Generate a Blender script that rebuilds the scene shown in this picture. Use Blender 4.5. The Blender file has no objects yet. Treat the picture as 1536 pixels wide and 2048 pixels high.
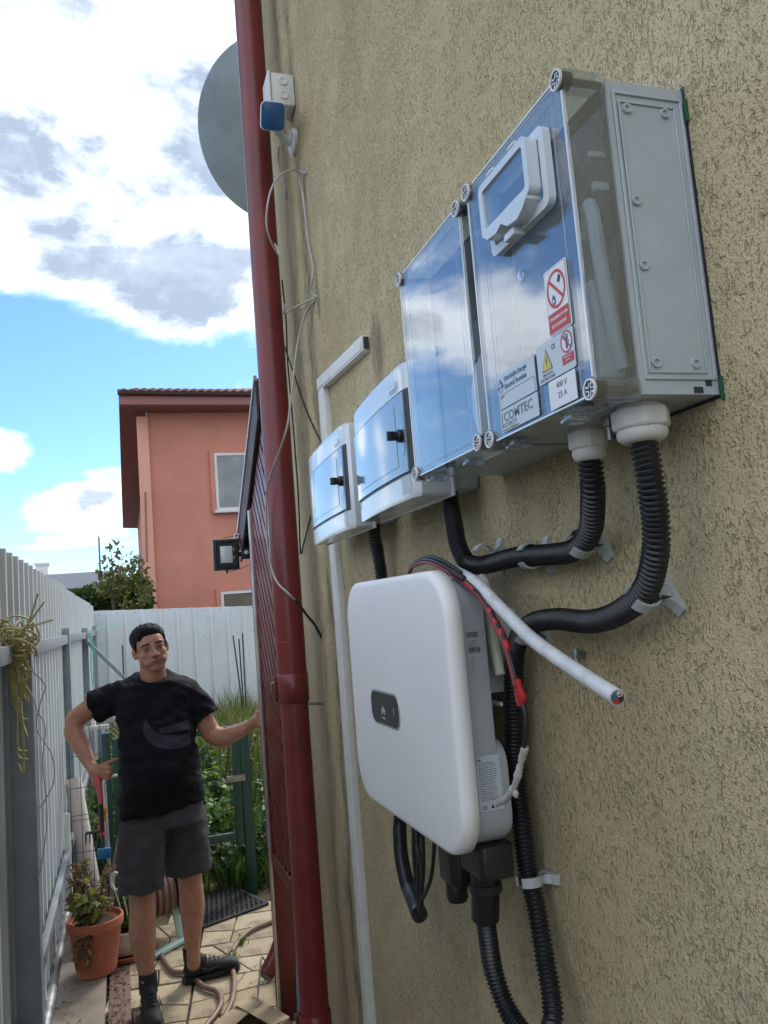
import bpy, bmesh, math, random
import numpy as np
from mathutils import Vector, Matrix
random.seed(7)
R = math.radians
scene = bpy.context.scene
COL = scene.collection

# ------------------------------------------------------------------ camera
cam = bpy.data.cameras.new('camera'); camo = bpy.data.objects.new('camera', cam); COL.objects.link(camo)
cam.sensor_fit = 'VERTICAL'; cam.sensor_height = 24.0; cam.lens = 1620/2048*24.0
cam.clip_start = 0.05; cam.clip_end = 2000
camo.matrix_world = Matrix(((0.94864, 0.04123, -0.31367, 0), (-0.30623, -0.12925, -0.94314, 0),
                            (-0.07943, 0.99075, -0.10998, 1.77), (0, 0, 0, 1)))
scene.camera = camo
scene.view_settings.view_transform = 'Standard'; scene.view_settings.look = 'None'
scene.view_settings.gamma = 1; scene.view_settings.use_curve_mapping = False
scene.view_settings.exposure = 1.25
scene.cycles.max_bounces = 8; scene.cycles.diffuse_bounces = 3; scene.cycles.transparent_max_bounces = 24; scene.cycles.glossy_bounces = 4
scene.cycles.sample_clamp_indirect = 4.0

# ------------------------------------------------------------------ sky and sun
SUN_AZ, SUN_EL = 38.0, 42.0
world = bpy.data.worlds.new('World'); scene.world = world; world.use_nodes = True
wt = world.node_tree
class NT:
    """small node-expression helper"""
    def __init__(s, tree): s.t = tree
    def new(s, typ, **kw):
        n = s.t.nodes.new(typ)
        for k, v in kw.items(): setattr(n, k, v)
        return n
    def put(s, sock, v):
        if isinstance(v, bpy.types.NodeSocket): s.t.links.new(v, sock)
        else: sock.default_value = v
    def m(s, op, a, b=0.0, c=None, clamp=False):
        n = s.new('ShaderNodeMath', operation=op, use_clamp=clamp)
        s.put(n.inputs[0], a); s.put(n.inputs[1], b)
        if c is not None: s.put(n.inputs[2], c)
        return n.outputs[0]
    def add(s, a, b): return s.m('ADD', a, b)
    def sub(s, a, b): return s.m('SUBTRACT', a, b)
    def mul(s, a, b): return s.m('MULTIPLY', a, b)
    def mx(s, a, b): return s.m('MAXIMUM', a, b)
    def ss(s, v, lo, hi, a=0.0, b=1.0):
        n = s.new('ShaderNodeMapRange', interpolation_type='SMOOTHSTEP')
        s.put(n.inputs[0], v); s.put(n.inputs[1], lo); s.put(n.inputs[2], hi); s.put(n.inputs[3], a); s.put(n.inputs[4], b)
        return n.outputs[0]
    def noise(s, vec, scale, detail=4.0, rough=0.55, dist=0.0, out=0):
        n = s.new('ShaderNodeTexNoise'); 
        if vec is not None: s.put(n.inputs['Vector'], vec)
        n.inputs['Scale'].default_value = scale; n.inputs['Detail'].default_value = detail
        n.inputs['Roughness'].default_value = rough; n.inputs['Distortion'].default_value = dist
        return n.outputs[out]
    def vor(s, vec, scale, feature='F1', out=0, rand=1.0):
        n = s.new('ShaderNodeTexVoronoi', feature=feature)
        if vec is not None: s.put(n.inputs['Vector'], vec)
        n.inputs['Scale'].default_value = scale
        if 'Randomness' in n.inputs: n.inputs['Randomness'].default_value = rand
        return n.outputs[out]
    def mix(s, f, a, b, mode='MIX'):
        n = s.new('ShaderNodeMix', data_type='RGBA', blend_type=mode)
        s.put(n.inputs[0], f); s.put(n.inputs[6], a if not isinstance(a, tuple) else (*a, 1)[:4]); s.put(n.inputs[7], b if not isinstance(b, tuple) else (*b, 1)[:4])
        return n.outputs[2]
    def mapv(s, vec, scale=(1, 1, 1), loc=(0, 0, 0), rot=(0, 0, 0)):
        n = s.new('ShaderNodeMapping'); s.put(n.inputs[0], vec)
        n.inputs[1].default_value = loc; n.inputs[2].default_value = rot; n.inputs[3].default_value = scale
        return n.outputs[0]
    def sep(s, vec):
        n = s.new('ShaderNodeSeparateXYZ'); s.put(n.inputs[0], vec); return n.outputs
    def comb(s, x, y, z):
        n = s.new('ShaderNodeCombineXYZ'); s.put(n.inputs[0], x); s.put(n.inputs[1], y); s.put(n.inputs[2], z); return n.outputs[0]

w = NT(wt)
wt.nodes.clear()
wout = w.new('ShaderNodeOutputWorld'); bg = w.new('ShaderNodeBackground'); wt.links.new(bg.outputs[0], wout.inputs[0])
sky = w.new('ShaderNodeTexSky', sky_type='NISHITA', sun_disc=False)
sky.sun_elevation = R(SUN_EL); sky.sun_rotation = R(SUN_AZ); sky.air_density = 1.0; sky.dust_density = 0.25; sky.ozone_density = 3.5
gen = w.new('ShaderNodeTexCoord').outputs['Generated']
dx, dy, dz = w.sep(gen)[:3]
az = w.mul(w.m('ARCTAN2', dx, dy), 57.29578)
el = w.mul(w.m('ARCSINE', dz), 57.29578)
def blob(a0, e0, ra, re):
    u = w.m('DIVIDE', w.sub(az, a0), ra); v = w.m('DIVIDE', w.sub(el, e0), re)
    return w.m('SUBTRACT', 1.0, w.m('SQRT', w.add(w.mul(u, u), w.mul(v, v))))
# layered cloud deck seen from below: divide by height so that far clouds flatten towards the horizon
dzc = w.mx(w.add(dz, 0.12), 0.04)
deck = w.comb(w.m('DIVIDE', dx, dzc), w.m('DIVIDE', dy, dzc), w.mul(dz, 2.2))
n1 = w.noise(deck, 1.35, 7.0, 0.56, 0.25)
n2 = w.noise(w.mapv(deck, loc=(3.7, 1.9, 0.4)), 1.9, 6.0, 0.62, 0.35)
nf = w.noise(w.mapv(gen, scale=(1, 1, 1.5)), 11.0, 6.0, 0.6, 0.2)
# large cloud bank overhead, its lower edge near 19 degrees ahead and higher towards the left
edge = w.add(19.3, w.mul(az, -0.16))
bank = w.mul(w.ss(w.sub(el, edge), -3.5, 5.0, -0.9, 1.0), 0.5)
left_gap = w.ss(az, -22.0, -8.5)
right_side = w.ss(az, 45.0, 90.0, 1.0, 0.55)
faraz = w.ss(w.m('ABSOLUTE', az), 44.0, 70.0)           # broken cloud added outside the view to brighten and whiten the fill light
bank = w.add(w.mul(w.mul(bank, left_gap), right_side), w.add(w.mul(w.mul(w.sub(left_gap, 1.0), 0.22), w.sub(1.0, faraz)), w.mul(faraz, 0.24)))
puffs = w.mx(blob(-2.0, 7.6, 4.6, 1.9), w.mx(blob(-7.2, 11.2, 2.0, 1.5), w.mx(blob(-28.0, 18.5, 10.5, 5.0), blob(11.0, 13.5, 6.0, 3.0))))
puffs = w.mx(puffs, w.mx(blob(-21.0, 18.8, 4.5, 1.8), blob(-14.5, 9.0, 2.6, 6.0)))
puffs = w.mx(puffs, w.mx(blob(-62.0, 24.0, 16.0, 8.0), w.mx(blob(-100.0, 40.0, 22.0, 12.0), blob(30.0, 8.0, 30.0, 5.0))))
cov = w.mx(bank, w.mul(puffs, 0.5))
dens = w.add(cov, w.add(w.mul(w.sub(n1, 0.5), 1.35), w.mul(w.sub(nf, 0.5), 0.75)))
alpha = w.ss(dens, -0.04, 0.34)
thick = w.ss(w.add(w.mul(dens, 0.75), w.add(w.mul(w.sub(n2, 0.5), 1.7), w.mul(w.sub(nf, 0.5), 0.9))), -0.15, 1.05)
greyb = w.mx(blob(5.0, 22.0, 12.0, 8.0), w.mx(blob(10.0, 31.0, 9.0, 6.0), w.mul(blob(-5.0, 30.0, 7.0, 4.0), 0.6)))
thick = w.m('MULTIPLY', w.m('MAXIMUM', w.m('MINIMUM', w.add(thick, w.mul(w.mx(greyb, 0.0), w.add(0.55, w.mul(n2, 1.2)))), 1.0), 0.0), w.ss(dens, 0.02, 0.42))
thick = w.m('MINIMUM', w.mul(thick, w.add(w.ss(n1, 0.32, 0.66, 0.84, 1.02), w.mul(w.sub(nf, 0.5), 0.7))), 1.0)
haze_h = w.ss(el, -2.0, 14.0, 1.0, 0.0)
lit = w.ss(w.add(w.mul(w.m('ABSOLUTE', w.sub(az, SUN_AZ)), 0.5), w.m('ABSOLUTE', w.sub(el, SUN_EL))), 15.0, 120.0, 1.2, 1.0)
cloud_lit = w.mix(1.0, (6.9, 7.25, 7.75), w.comb(lit, lit, lit), 'MULTIPLY')
cloud_col = w.mix(thick, cloud_lit, (2.0, 2.45, 3.15))
clear = w.mix(w.mul(haze_h, 0.25), w.mix(1.0, sky.outputs[0], (0.56, 0.72, 0.86), 'MULTIPLY'), (3.8, 4.9, 6.0))
wt.links.new(w.mix(alpha, clear, cloud_col), bg.inputs[0])
bg.inputs[1].default_value = 0.11

sun = bpy.data.lights.new('sun', 'SUN'); suno = bpy.data.objects.new('sun', sun); COL.objects.link(suno)
sun.energy = 1.2; sun.angle = R(12.0); sun.color = (1.0, 0.95, 0.87)
sd = Vector((math.sin(R(SUN_AZ))*math.cos(R(SUN_EL)), math.cos(R(SUN_AZ))*math.cos(R(SUN_EL)), math.sin(R(SUN_EL))))
suno.rotation_euler = sd.to_track_quat('Z', 'Y').to_euler()

# ------------------------------------------------------------------ materials
MAT = {}
def mat(name, color, rough=0.5, metal=0.0, spec=0.5, var=0.0, vscale=8.0, bump=0.0, bscale=60.0, coat=0.0, dirt=None, sss=0.0):
    """procedural painted / plastic / fabric material with optional tonal variation, dirt and fine relief"""
    m = bpy.data.materials.new(name); m.use_nodes = True; t = NT(m.node_tree)
    b = m.node_tree.nodes['Principled BSDF']
    b.inputs['Base Color'].default_value = (*color, 1); b.inputs['Roughness'].default_value = rough
    b.inputs['Metallic'].default_value = metal; b.inputs['Specular IOR Level'].default_value = spec
    if coat: b.inputs['Coat Weight'].default_value = coat; b.inputs['Coat Roughness'].default_value = 0.08
    if sss:
        b.inputs['Subsurface Weight'].default_value = sss; b.inputs['Subsurface Radius'].default_value = (0.012, 0.004, 0.002); b.inputs['Subsurface Scale'].default_value = 0.5
    co = t.new('ShaderNodeTexCoord').outputs['Object']
    col = None
    if var:
        n = t.noise(co, vscale, 5.0, 0.6)
        f = t.ss(n, 0.3, 0.7)
        col = t.mix(f, tuple(c*(1-var) for c in color), tuple(min(1, c*(1+var)) for c in color))
        t.put(b.inputs['Roughness'], t.ss(n, 0.2, 0.8, max(0.02, rough-0.08), min(1, rough+0.1)))
    if dirt:
        n = t.noise(t.mapv(co, scale=(1, 1, 0.35)), dirt[1], 6.0, 0.65)
        f = t.ss(n, 0.5, 0.75, 0.0, dirt[2])
        col = t.mix(f, col if col is not None else (*color, 1), dirt[0])
    if col is not None: t.put(b.inputs['Base Color'], col)
    if bump:
        bn = t.new('ShaderNodeBump'); bn.inputs['Strength'].default_value = 1.0; bn.inputs['Distance'].default_value = bump
        t.put(bn.inputs['Height'], t.noise(co, bscale, 4.0, 0.6)); t.put(b.inputs['Normal'], bn.outputs[0])
    MAT[name] = m
    return m

def clear_mat(name, tint=(0.93, 0.95, 0.96), f0=0.055, rough=0.015, dust=0.035):
    """thin clear sheet: straight transmission plus angle-dependent mirror reflection"""
    m = bpy.data.materials.new(name); m.use_nodes = True; t = NT(m.node_tree); m.node_tree.nodes.clear()
    out = t.new('ShaderNodeOutputMaterial'); tr = t.new('ShaderNodeBsdfTransparent'); gl = t.new('ShaderNodeBsdfGlossy'); mx = t.new('ShaderNodeMixShader')
    tr.inputs[0].default_value = (*tint, 1); gl.inputs[0].default_value = (1, 1, 1, 1); gl.inputs['Roughness'].default_value = rough
    g = t.new('ShaderNodeNewGeometry')
    vd = t.new('ShaderNodeVectorMath', operation='DOT_PRODUCT'); t.put(vd.inputs[0], g.outputs['Incoming']); t.put(vd.inputs[1], g.outputs['Normal'])
    c = t.m('ABSOLUTE', vd.outputs['Value'])
    fr = t.add(f0, t.mul(1-f0, t.m('POWER', t.sub(1.0, c), 5.0)))
    co = t.new('ShaderNodeTexCoord').outputs['Object']
    bn = t.new('ShaderNodeBump'); bn.inputs['Distance'].default_value = 0.0006; bn.inputs['Strength'].default_value = 1.0
    t.put(bn.inputs['Height'], t.noise(co, 7.0, 2.0, 0.5)); t.put(gl.inputs['Normal'], bn.outputs[0])
    df = t.new('ShaderNodeBsdfDiffuse'); df.inputs[0].default_value = (0.75, 0.78, 0.80, 1); m2 = t.new('ShaderNodeMixShader')      # thin film of dust
    t.put(m2.inputs[0], t.ss(t.noise(t.mapv(co, scale=(1, 1, .4)), 9.0, 5.0, .65), .25, .8, dust*.5, dust*1.6)); t.t.links.new(tr.outputs[0], m2.inputs[1]); t.t.links.new(df.outputs[0], m2.inputs[2])
    t.put(mx.inputs[0], fr); t.t.links.new(m2.outputs[0], mx.inputs[1]); t.t.links.new(gl.outputs[0], mx.inputs[2]); t.t.links.new(mx.outputs[0], out.inputs[0])
    MAT[name] = m
    return m

def stucco():
    m = bpy.data.materials.new('stucco'); m.use_nodes = True; t = NT(m.node_tree); b = m.node_tree.nodes['Principled BSDF']
    co = t.new('ShaderNodeTexCoord').outputs['Object']
    warp = t.noise(co, 9.0, 2.0, 0.5, out=1)
    vm = t.new('ShaderNodeVectorMath', operation='MULTIPLY_ADD'); t.put(vm.inputs[0], warp); vm.inputs[1].default_value = (0.0, 0.035, 0.05); t.put(vm.inputs[2], co)
    v = vm.outputs[0]
    # worm-eaten grooves left by the trowelled grain: short, mostly upright furrows in loose patches
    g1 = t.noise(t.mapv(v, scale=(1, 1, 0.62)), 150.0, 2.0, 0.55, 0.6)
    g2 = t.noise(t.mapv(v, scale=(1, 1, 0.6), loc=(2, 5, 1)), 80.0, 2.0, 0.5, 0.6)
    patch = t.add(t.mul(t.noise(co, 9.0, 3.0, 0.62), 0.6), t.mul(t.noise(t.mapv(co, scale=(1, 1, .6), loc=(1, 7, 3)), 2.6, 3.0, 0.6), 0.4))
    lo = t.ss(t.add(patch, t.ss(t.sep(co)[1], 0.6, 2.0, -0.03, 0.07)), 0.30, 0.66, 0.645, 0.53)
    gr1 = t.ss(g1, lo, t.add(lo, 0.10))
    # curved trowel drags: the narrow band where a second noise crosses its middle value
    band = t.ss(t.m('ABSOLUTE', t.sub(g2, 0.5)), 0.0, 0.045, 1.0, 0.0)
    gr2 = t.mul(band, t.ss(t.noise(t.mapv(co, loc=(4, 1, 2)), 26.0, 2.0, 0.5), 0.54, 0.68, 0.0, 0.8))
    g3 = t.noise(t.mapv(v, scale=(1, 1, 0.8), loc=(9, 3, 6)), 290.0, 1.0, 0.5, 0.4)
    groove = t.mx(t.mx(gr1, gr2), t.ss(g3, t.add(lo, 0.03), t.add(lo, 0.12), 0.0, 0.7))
    grain = t.noise(co, 240.0, 3.0, 0.7)
    und = t.noise(t.mapv(co, scale=(1, 1, 0.7)), 70.0, 3.0, 0.65)
    h = t.add(t.add(t.mul(groove, -0.80), t.mul(grain, 1.05)), t.mul(und, 1.35))
    bn = t.new('ShaderNodeBump'); bn.inputs['Distance'].default_value = 0.0042; bn.inputs['Strength'].default_value = 1.0
    t.put(bn.inputs['Height'], h); t.put(b.inputs['Normal'], bn.outputs[0])
    tone = t.noise(co, 2.2, 5.0, 0.6)
    base = t.mix(t.ss(tone, 0.3, 0.7), (0.54, 0.445, 0.255), (0.64, 0.54, 0.335))
    base = t.mix(t.mul(t.ss(grain, 0.35, 0.7), 0.35), base, (0.59, 0.52, 0.355))
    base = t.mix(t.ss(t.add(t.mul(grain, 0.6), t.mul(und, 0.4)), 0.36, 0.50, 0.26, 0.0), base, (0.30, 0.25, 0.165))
    # furrows coloured darker for the self-shadow bump relief lacks, plus some grime
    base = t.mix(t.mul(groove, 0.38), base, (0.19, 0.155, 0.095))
    # black algae runs below the gutter corner and weak vertical streaks elsewhere
    x, y, z = t.sep(co)[:3]
    wob = t.mul(t.sub(t.noise(t.mapv(co, scale=(0, 1, 1.0)), 2.4, 3.0, 0.5), 0.5), 0.22)
    yy = t.add(y, wob)
    st = t.ss(t.m('ABSOLUTE', t.sub(yy, 2.62)), 0.0, 0.085, 1.0, 0.0)
    st2 = t.ss(t.m('ABSOLUTE', t.sub(yy, 2.80)), 0.0, 0.06, 0.55, 0.0)
    blot = t.noise(t.mapv(co, scale=(1, 1, 0.25)), 26.0, 5.0, 0.7)
    fine = t.noise(t.mapv(co, scale=(1, 1, 0.4)), 130.0, 3.0, 0.6)
    sm = t.mul(t.mx(st, st2), t.add(t.ss(blot, 0.40, 0.66, 0.2, 0.85), t.ss(fine, 0.5, 0.7, 0.0, 0.25)))
    base = t.mix(t.m('MINIMUM', sm, 0.8), base, (0.085, 0.082, 0.07))
    # brown run-off stain below the cut end of the trunking and a dark smear round the cable hole
    def spot(cy, cz, ry, rz_):
        u = t.m('DIVIDE', t.sub(y, cy), ry); v_ = t.m('DIVIDE', t.sub(z, cz), rz_); return t.ss(t.add(t.mul(u, u), t.mul(v_, v_)), 0.0, 1.0, 1.0, 0.0)
    base = t.mix(t.mul(spot(1.935, 2.42, .07, .13), t.ss(blot, 0.3, 0.6, 0.25, 0.75)), base, (0.24, 0.17, 0.13))
    base = t.mix(t.mul(t.mx(spot(2.49, 2.77, .03, .09), spot(2.56, 3.2, .02, .10)), 0.65), base, (0.16, 0.15, 0.13))
    gst = t.noise(t.mapv(co, scale=(1, 1, 0.07)), 9.0, 4.0, 0.6)
    base = t.mix(t.ss(gst, 0.55, 0.78, 0.0, 0.30), base, (0.26, 0.23, 0.15))
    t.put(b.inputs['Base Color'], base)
    b.inputs['Roughness'].default_value = 0.92; b.inputs['Specular IOR Level'].default_value = 0.2
    MAT['stucco'] = m
stucco()
mat('grey_plastic', (0.45, 0.50, 0.515), 0.42, var=0.05, vscale=14, bump=0.0002, bscale=500)
mat('white_gloss', (0.62, 0.66, 0.68), 0.16, var=0.03, vscale=6, coat=0.35)
mat('white_plastic', (0.66, 0.66, 0.63), 0.45, var=0.05, vscale=20, dirt=((0.35, 0.32, 0.26), 18.0, 0.25))
mat('inverter_white', (0.82, 0.82, 0.81), 0.48, var=0.015, vscale=5, bump=0.00012, bscale=900)
mat('inverter_grey', (0.40, 0.43, 0.46), 0.5, var=0.04, vscale=10, bump=0.0002, bscale=500)
mat('black_plastic', (0.012, 0.013, 0.015), 0.34, var=0.2, vscale=20)
mat('black_rubber', (0.012, 0.013, 0.016), 0.33, var=0.25, vscale=30, dirt=((0.06, 0.058, 0.055), 20.0, 0.25))
mat('dark_seal', (0.03, 0.033, 0.036), 0.5)
mat('screw_steel', (0.32, 0.32, 0.31), 0.4, metal=0.9, var=0.2, vscale=60)
mat('zinc', (0.42, 0.44, 0.45), 0.38, metal=0.75, var=0.15, vscale=14, dirt=((0.25, 0.22, 0.18), 25.0, 0.3))
mat('red_metal', (0.165, 0.018, 0.019), 0.36, var=0.22, vscale=5, coat=0.12, dirt=((0.09, 0.045, 0.042), 7.0, 0.6))
mat('red_wood', (0.13, 0.015, 0.014), 0.38, var=0.22, vscale=9, bump=0.0006, bscale=60, dirt=((0.08, 0.04, 0.035), 14.0, 0.4))
mat('red_lit_wood', (0.115, 0.018, 0.013), 0.5, var=0.18, vscale=10, bump=0.0008, bscale=60, dirt=((0.10, 0.05, 0.04), 10.0, 0.5))
mat('brown_metal', (0.075, 0.042, 0.040), 0.55, var=0.15, vscale=8, spec=.3)
mat('flashing', (0.45, 0.42, 0.40), 0.35, metal=0.5, var=0.2, vscale=10)
mat('cable_white', (0.62, 0.63, 0.62), 0.42, var=0.08, vscale=30, dirt=((0.30, 0.27, 0.22), 35.0, 0.5))
mat('cable_pale', (0.40, 0.40, 0.385), 0.5, var=0.12, vscale=30)
mat('cable_grey', (0.34, 0.32, 0.29), 0.55, var=0.2, vscale=20)
mat('cable_black', (0.016, 0.016, 0.018), 0.45, var=0.2, vscale=20)
mat('red_tape', (0.45, 0.016, 0.018), 0.4, var=0.2, vscale=60, bump=0.0005, bscale=160)
mat('white_tape', (0.50, 0.48, 0.44), 0.6, var=0.15, vscale=60, bump=0.001, bscale=120)
mat('copper', (0.55, 0.25, 0.12), 0.35, metal=0.9)
mat('fence_metal', (0.52, 0.57, 0.60), 0.36, var=0.05, vscale=3, coat=0.1, dirt=((0.34, 0.34, 0.31), 5.0, 0.35))
mat('fence_post', (0.20, 0.23, 0.26), 0.48, var=0.1, vscale=8, dirt=((0.13, 0.12, 0.10), 14.0, 0.4))
mat('back_fence', (0.58, 0.63, 0.66), 0.38, var=0.04, vscale=2, dirt=((0.42, 0.43, 0.42), 4.0, 0.3))
mat('satellite_grey', (0.34, 0.44, 0.53), 0.5, var=0.12, vscale=4, dirt=((0.20, 0.24, 0.27), 6.0, 0.45))
mat('lens_blue', (0.02, 0.085, 0.22), 0.3, coat=0.1)
mat('pink_render', (0.50, 0.207, 0.150), 0.85, var=0.10, vscale=0.8, bump=0.002, bscale=40, dirt=((0.38, 0.155, 0.115), 1.1, 0.55))
mat('pink_light', (0.60, 0.30, 0.23), 0.85, var=0.06, vscale=1.0)
mat('roof_tile', (0.17, 0.085, 0.075), 0.55, var=0.25, vscale=6)
mat('soffit', (0.25, 0.105, 0.09), 0.6, var=0.1, vscale=2)
mat('pvc_frame', (0.56, 0.57, 0.57), 0.4, var=.05, vscale=4)
mat('label_white', (0.72, 0.73, 0.74), 0.4)
mat('label_clear', (0.50, 0.56, 0.60), 0.35)
mat('ink_red', (0.50, 0.035, 0.035), 0.45)
mat('ink_black', (0.03, 0.032, 0.036), 0.45)
mat('ink_blue', (0.05, 0.13, 0.22), 0.45)
mat('ink_yellow', (0.62, 0.47, 0.06), 0.45)
mat('ink_grey', (0.16, 0.17, 0.18), 0.45)
clear_mat('clear_cover', (0.88, 0.92, 0.95), 0.15)
clear_mat('clear_edge', (0.80, 0.85, 0.88), 0.16, 0.05)
clear_mat('window_glass', (0.55, 0.60, 0.62), 0.10)

# ------------------------------------------------------------------ mesh helpers
class MB:
    """collects shapes into one mesh"""
    def __init__(s): s.v = []; s.f = []; s.mi = []; s.cur = 0
    def raw(s, vs, fs):
        o = len(s.v); s.v += [tuple(float(c) for c in p) for p in vs]
        for f in fs: s.f.append(tuple(i+o for i in f)); s.mi.append(s.cur)
        return s
    def box(s, x0, x1, y0, y1, z0, z1, M=None):
        vs = [(x, y, z) for x in (x0, x1) for y in (y0, y1) for z in (z0, z1)]
        if M is not None: vs = [M @ Vector(p) for p in vs]
        return s.raw(vs, [(0, 1, 3, 2), (4, 6, 7, 5), (0, 4, 5, 1), (2, 3, 7, 6), (0, 2, 6, 4), (1, 5, 7, 3)])
    def bar(s, a, b, wd, ht, up=(0, 0, 1)):
        a = Vector(a); b = Vector(b); d = (b-a).normalized(); u = Vector(up); sd_ = d.cross(u)
        if sd_.length < 1e-4: sd_ = d.cross(Vector((1, 0, 0)))
        sd_.normalize(); u = sd_.cross(d).normalized()
        vs = [p + sd_*(i*wd/2) + u*(j*ht/2) for p in (a, b) for i, j in ((-1, -1), (1, -1), (1, 1), (-1, 1))]
        return s.raw(vs, [(3, 2, 1, 0), (4, 5, 6, 7), (0, 1, 5, 4), (1, 2, 6, 5), (2, 3, 7, 6), (3, 0, 4, 7)])
    def rings(s, rs, cap0=True, cap1=True, closed=True):
        n = len(rs[0]); vs = [p for r in rs for p in r]; fs = []
        for i in range(len(rs)-1):
            for j in range(n if closed else n-1):
                k = (j+1) % n; fs.append((i*n+j, i*n+k, (i+1)*n+k, (i+1)*n+j))
        if cap0: fs.append(tuple(reversed(range(n))))
        if cap1: fs.append(tuple(range((len(rs)-1)*n, len(rs)*n)))
        return s.raw(vs, fs)
    def tube(s, pts, rad, seg=10, caps=True, flat=1.0):
        pts = [Vector(p) for p in pts]; n = len(pts)
        rad = rad if hasattr(rad, '__len__') else [rad]*n
        T = [(pts[min(i+1, n-1)]-pts[max(i-1, 0)]).normalized() for i in range(n)]
        u = T[0].orthogonal().normalized(); rs = []
        for i in range(n):
            u = (u - T[i]*u.dot(T[i]))
            u = u.normalized() if u.length > 1e-6 else T[i].orthogonal().normalized()
            v = T[i].cross(u)
            rs.append([pts[i] + (u*math.cos(a) + v*math.sin(a)*flat)*rad[i] for a in [2*math.pi*k/seg for k in range(seg)]])
        return s.rings(rs, caps, caps)
    def lathe(s, prof, M=None, seg=24, cap0=True, cap1=True):
        """prof: (radius, height) along local z"""
        rs = [[Vector((r*math.cos(a), r*math.sin(a), h)) for a in [2*math.pi*k/seg for k in range(seg)]] for r, h in prof]
        if M is not None: rs = [[M @ p for p in r] for r in rs]
        return s.rings(rs, cap0, cap1)
    def ell(s, c, r, seg=14, rin=9, M=None):
        rs = []
        for i in range(1, rin):
            t = math.pi*i/rin
            rs.append([Vector((r[0]*math.sin(t)*math.cos(a), r[1]*math.sin(t)*math.sin(a), -r[2]*math.cos(t))) for a in [2*math.pi*k/seg for k in range(seg)]])
        if M is not None: rs = [[M @ p for p in q] for q in rs]
        rs = [[Vector(c)+p for p in q] for q in rs]
        return s.rings(rs, True, True)
    def prism(s, poly, a, b):
        """poly: list of points (3d) ; extruded by vector b-a"""
        d = Vector(b)-Vector(a); p0 = [Vector(p) for p in poly]; p1 = [p+d for p in p0]
        return s.rings([p0, p1])
    def mesh(s, name='m', off=None, fix=True):
        me = bpy.data.meshes.new(name)
        vs = s.v if off is None else [(p[0]-off[0], p[1]-off[1], p[2]-off[2]) for p in s.v]
        me.from_pydata(vs, [], s.f); me.polygons.foreach_set('material_index', s.mi)
        if fix:
            bm = bmesh.new(); bm.from_mesh(me); bmesh.ops.recalc_face_normals(bm, faces=bm.faces); bm.to_mesh(me); bm.free()
        me.update(); return me

LOC = {}
def thing(name, label, cat, loc=(0, 0, 0), group=None, rotz=0.0):
    o = bpy.data.objects.new(name, None); COL.objects.link(o); o.location = loc; o.rotation_euler[2] = rotz
    o['label'] = label; o['category'] = cat
    if group: o['group'] = group
    o.empty_display_size = 0.05
    LOC[o.name] = tuple(loc); return o
def tag(o, label, cat, group=None):
    o['label'] = label; o['category'] = cat
    if group: o['group'] = group
    return o
def smooth(me, ang=40):
    if ang >= 180:
        me.polygons.foreach_set('use_smooth', [True]*len(me.polygons)); me.update(); return
    bm = bmesh.new(); bm.from_mesh(me); c = math.radians(ang)
    for f in bm.faces: f.smooth = True
    for e in bm.edges: e.smooth = not (len(e.link_faces) != 2 or e.calc_face_angle(0) > c)
    bm.to_mesh(me); bm.free()
def root_of(p):
    while p.parent: p = p.parent
    return p
def put(name, mb, m, parent=None, sm=40, bevel=0.0, local=False, label=None, kind=None, bseg=2):
    """link one mesh object; world coordinates are shifted to the thing's origin unless local"""
    off = None
    if parent is not None and not local: off = LOC.get(root_of(parent).name)
    me = mb.mesh(name, off) if isinstance(mb, MB) else mb
    if not isinstance(mb, MB) and off is not None: me.transform(Matrix.Translation(-Vector(off)))
    if bevel:
        bm = bmesh.new(); bm.from_mesh(me)
        bmesh.ops.remove_doubles(bm, verts=bm.verts, dist=1e-6)
        es = [e for e in bm.edges if len(e.link_faces) == 2 and e.calc_face_angle(0) > R(30)]
        bmesh.ops.bevel(bm, geom=es, offset=bevel, segments=bseg, profile=0.5, affect='EDGES', clamp_overlap=True)
        bm.to_mesh(me); bm.free()
    if sm: smooth(me, sm)
    ms = m if isinstance(m, (list, tuple)) else [m]
    for k in ms: me.materials.append(MAT[k] if isinstance(k, str) else k)
    o = bpy.data.objects.new(name, me); COL.objects.link(o)
    if parent is not None: o.parent = parent
    if label: o['label'] = label
    if kind: o['kind'] = kind
    return o
def copy_tree(o, parent=None):
    c = o.copy(); COL.objects.link(c); c.parent = parent
    for ch in [x for x in bpy.data.objects if x.parent == o]: copy_tree(ch, c)
    if parent is None: LOC[c.name] = tuple(c.location)
    return c
def spline(pts, step=0.02, closed=False):
    """Catmull-Rom through pts, resampled to about equal steps"""
    P = [np.array(p, float) for p in pts]; P = [2*P[0]-P[1]] + P + [2*P[-1]-P[-2]]; out = []
    for i in range(1, len(P)-2):
        a, b, c, d = P[i-1:i+3]; n = max(2, int(np.linalg.norm(c-b)/step*4)+1)
        for k in range(n):
            t = k/n; out.append(0.5*((2*b)+(c-a)*t+(2*a-5*b+4*c-d)*t*t+(3*b-a-3*c+d)*t**3))
    out.append(P[-2]); out = np.array(out)
    L = np.r_[0, np.cumsum(np.linalg.norm(np.diff(out, axis=0), axis=1))]
    n = max(2, int(round(L[-1]/step))+1); s_ = np.linspace(0, L[-1], n)
    return [Vector((np.interp(q, L, out[:, 0]), np.interp(q, L, out[:, 1]), np.interp(q, L, out[:, 2]))) for q in s_]
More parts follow.
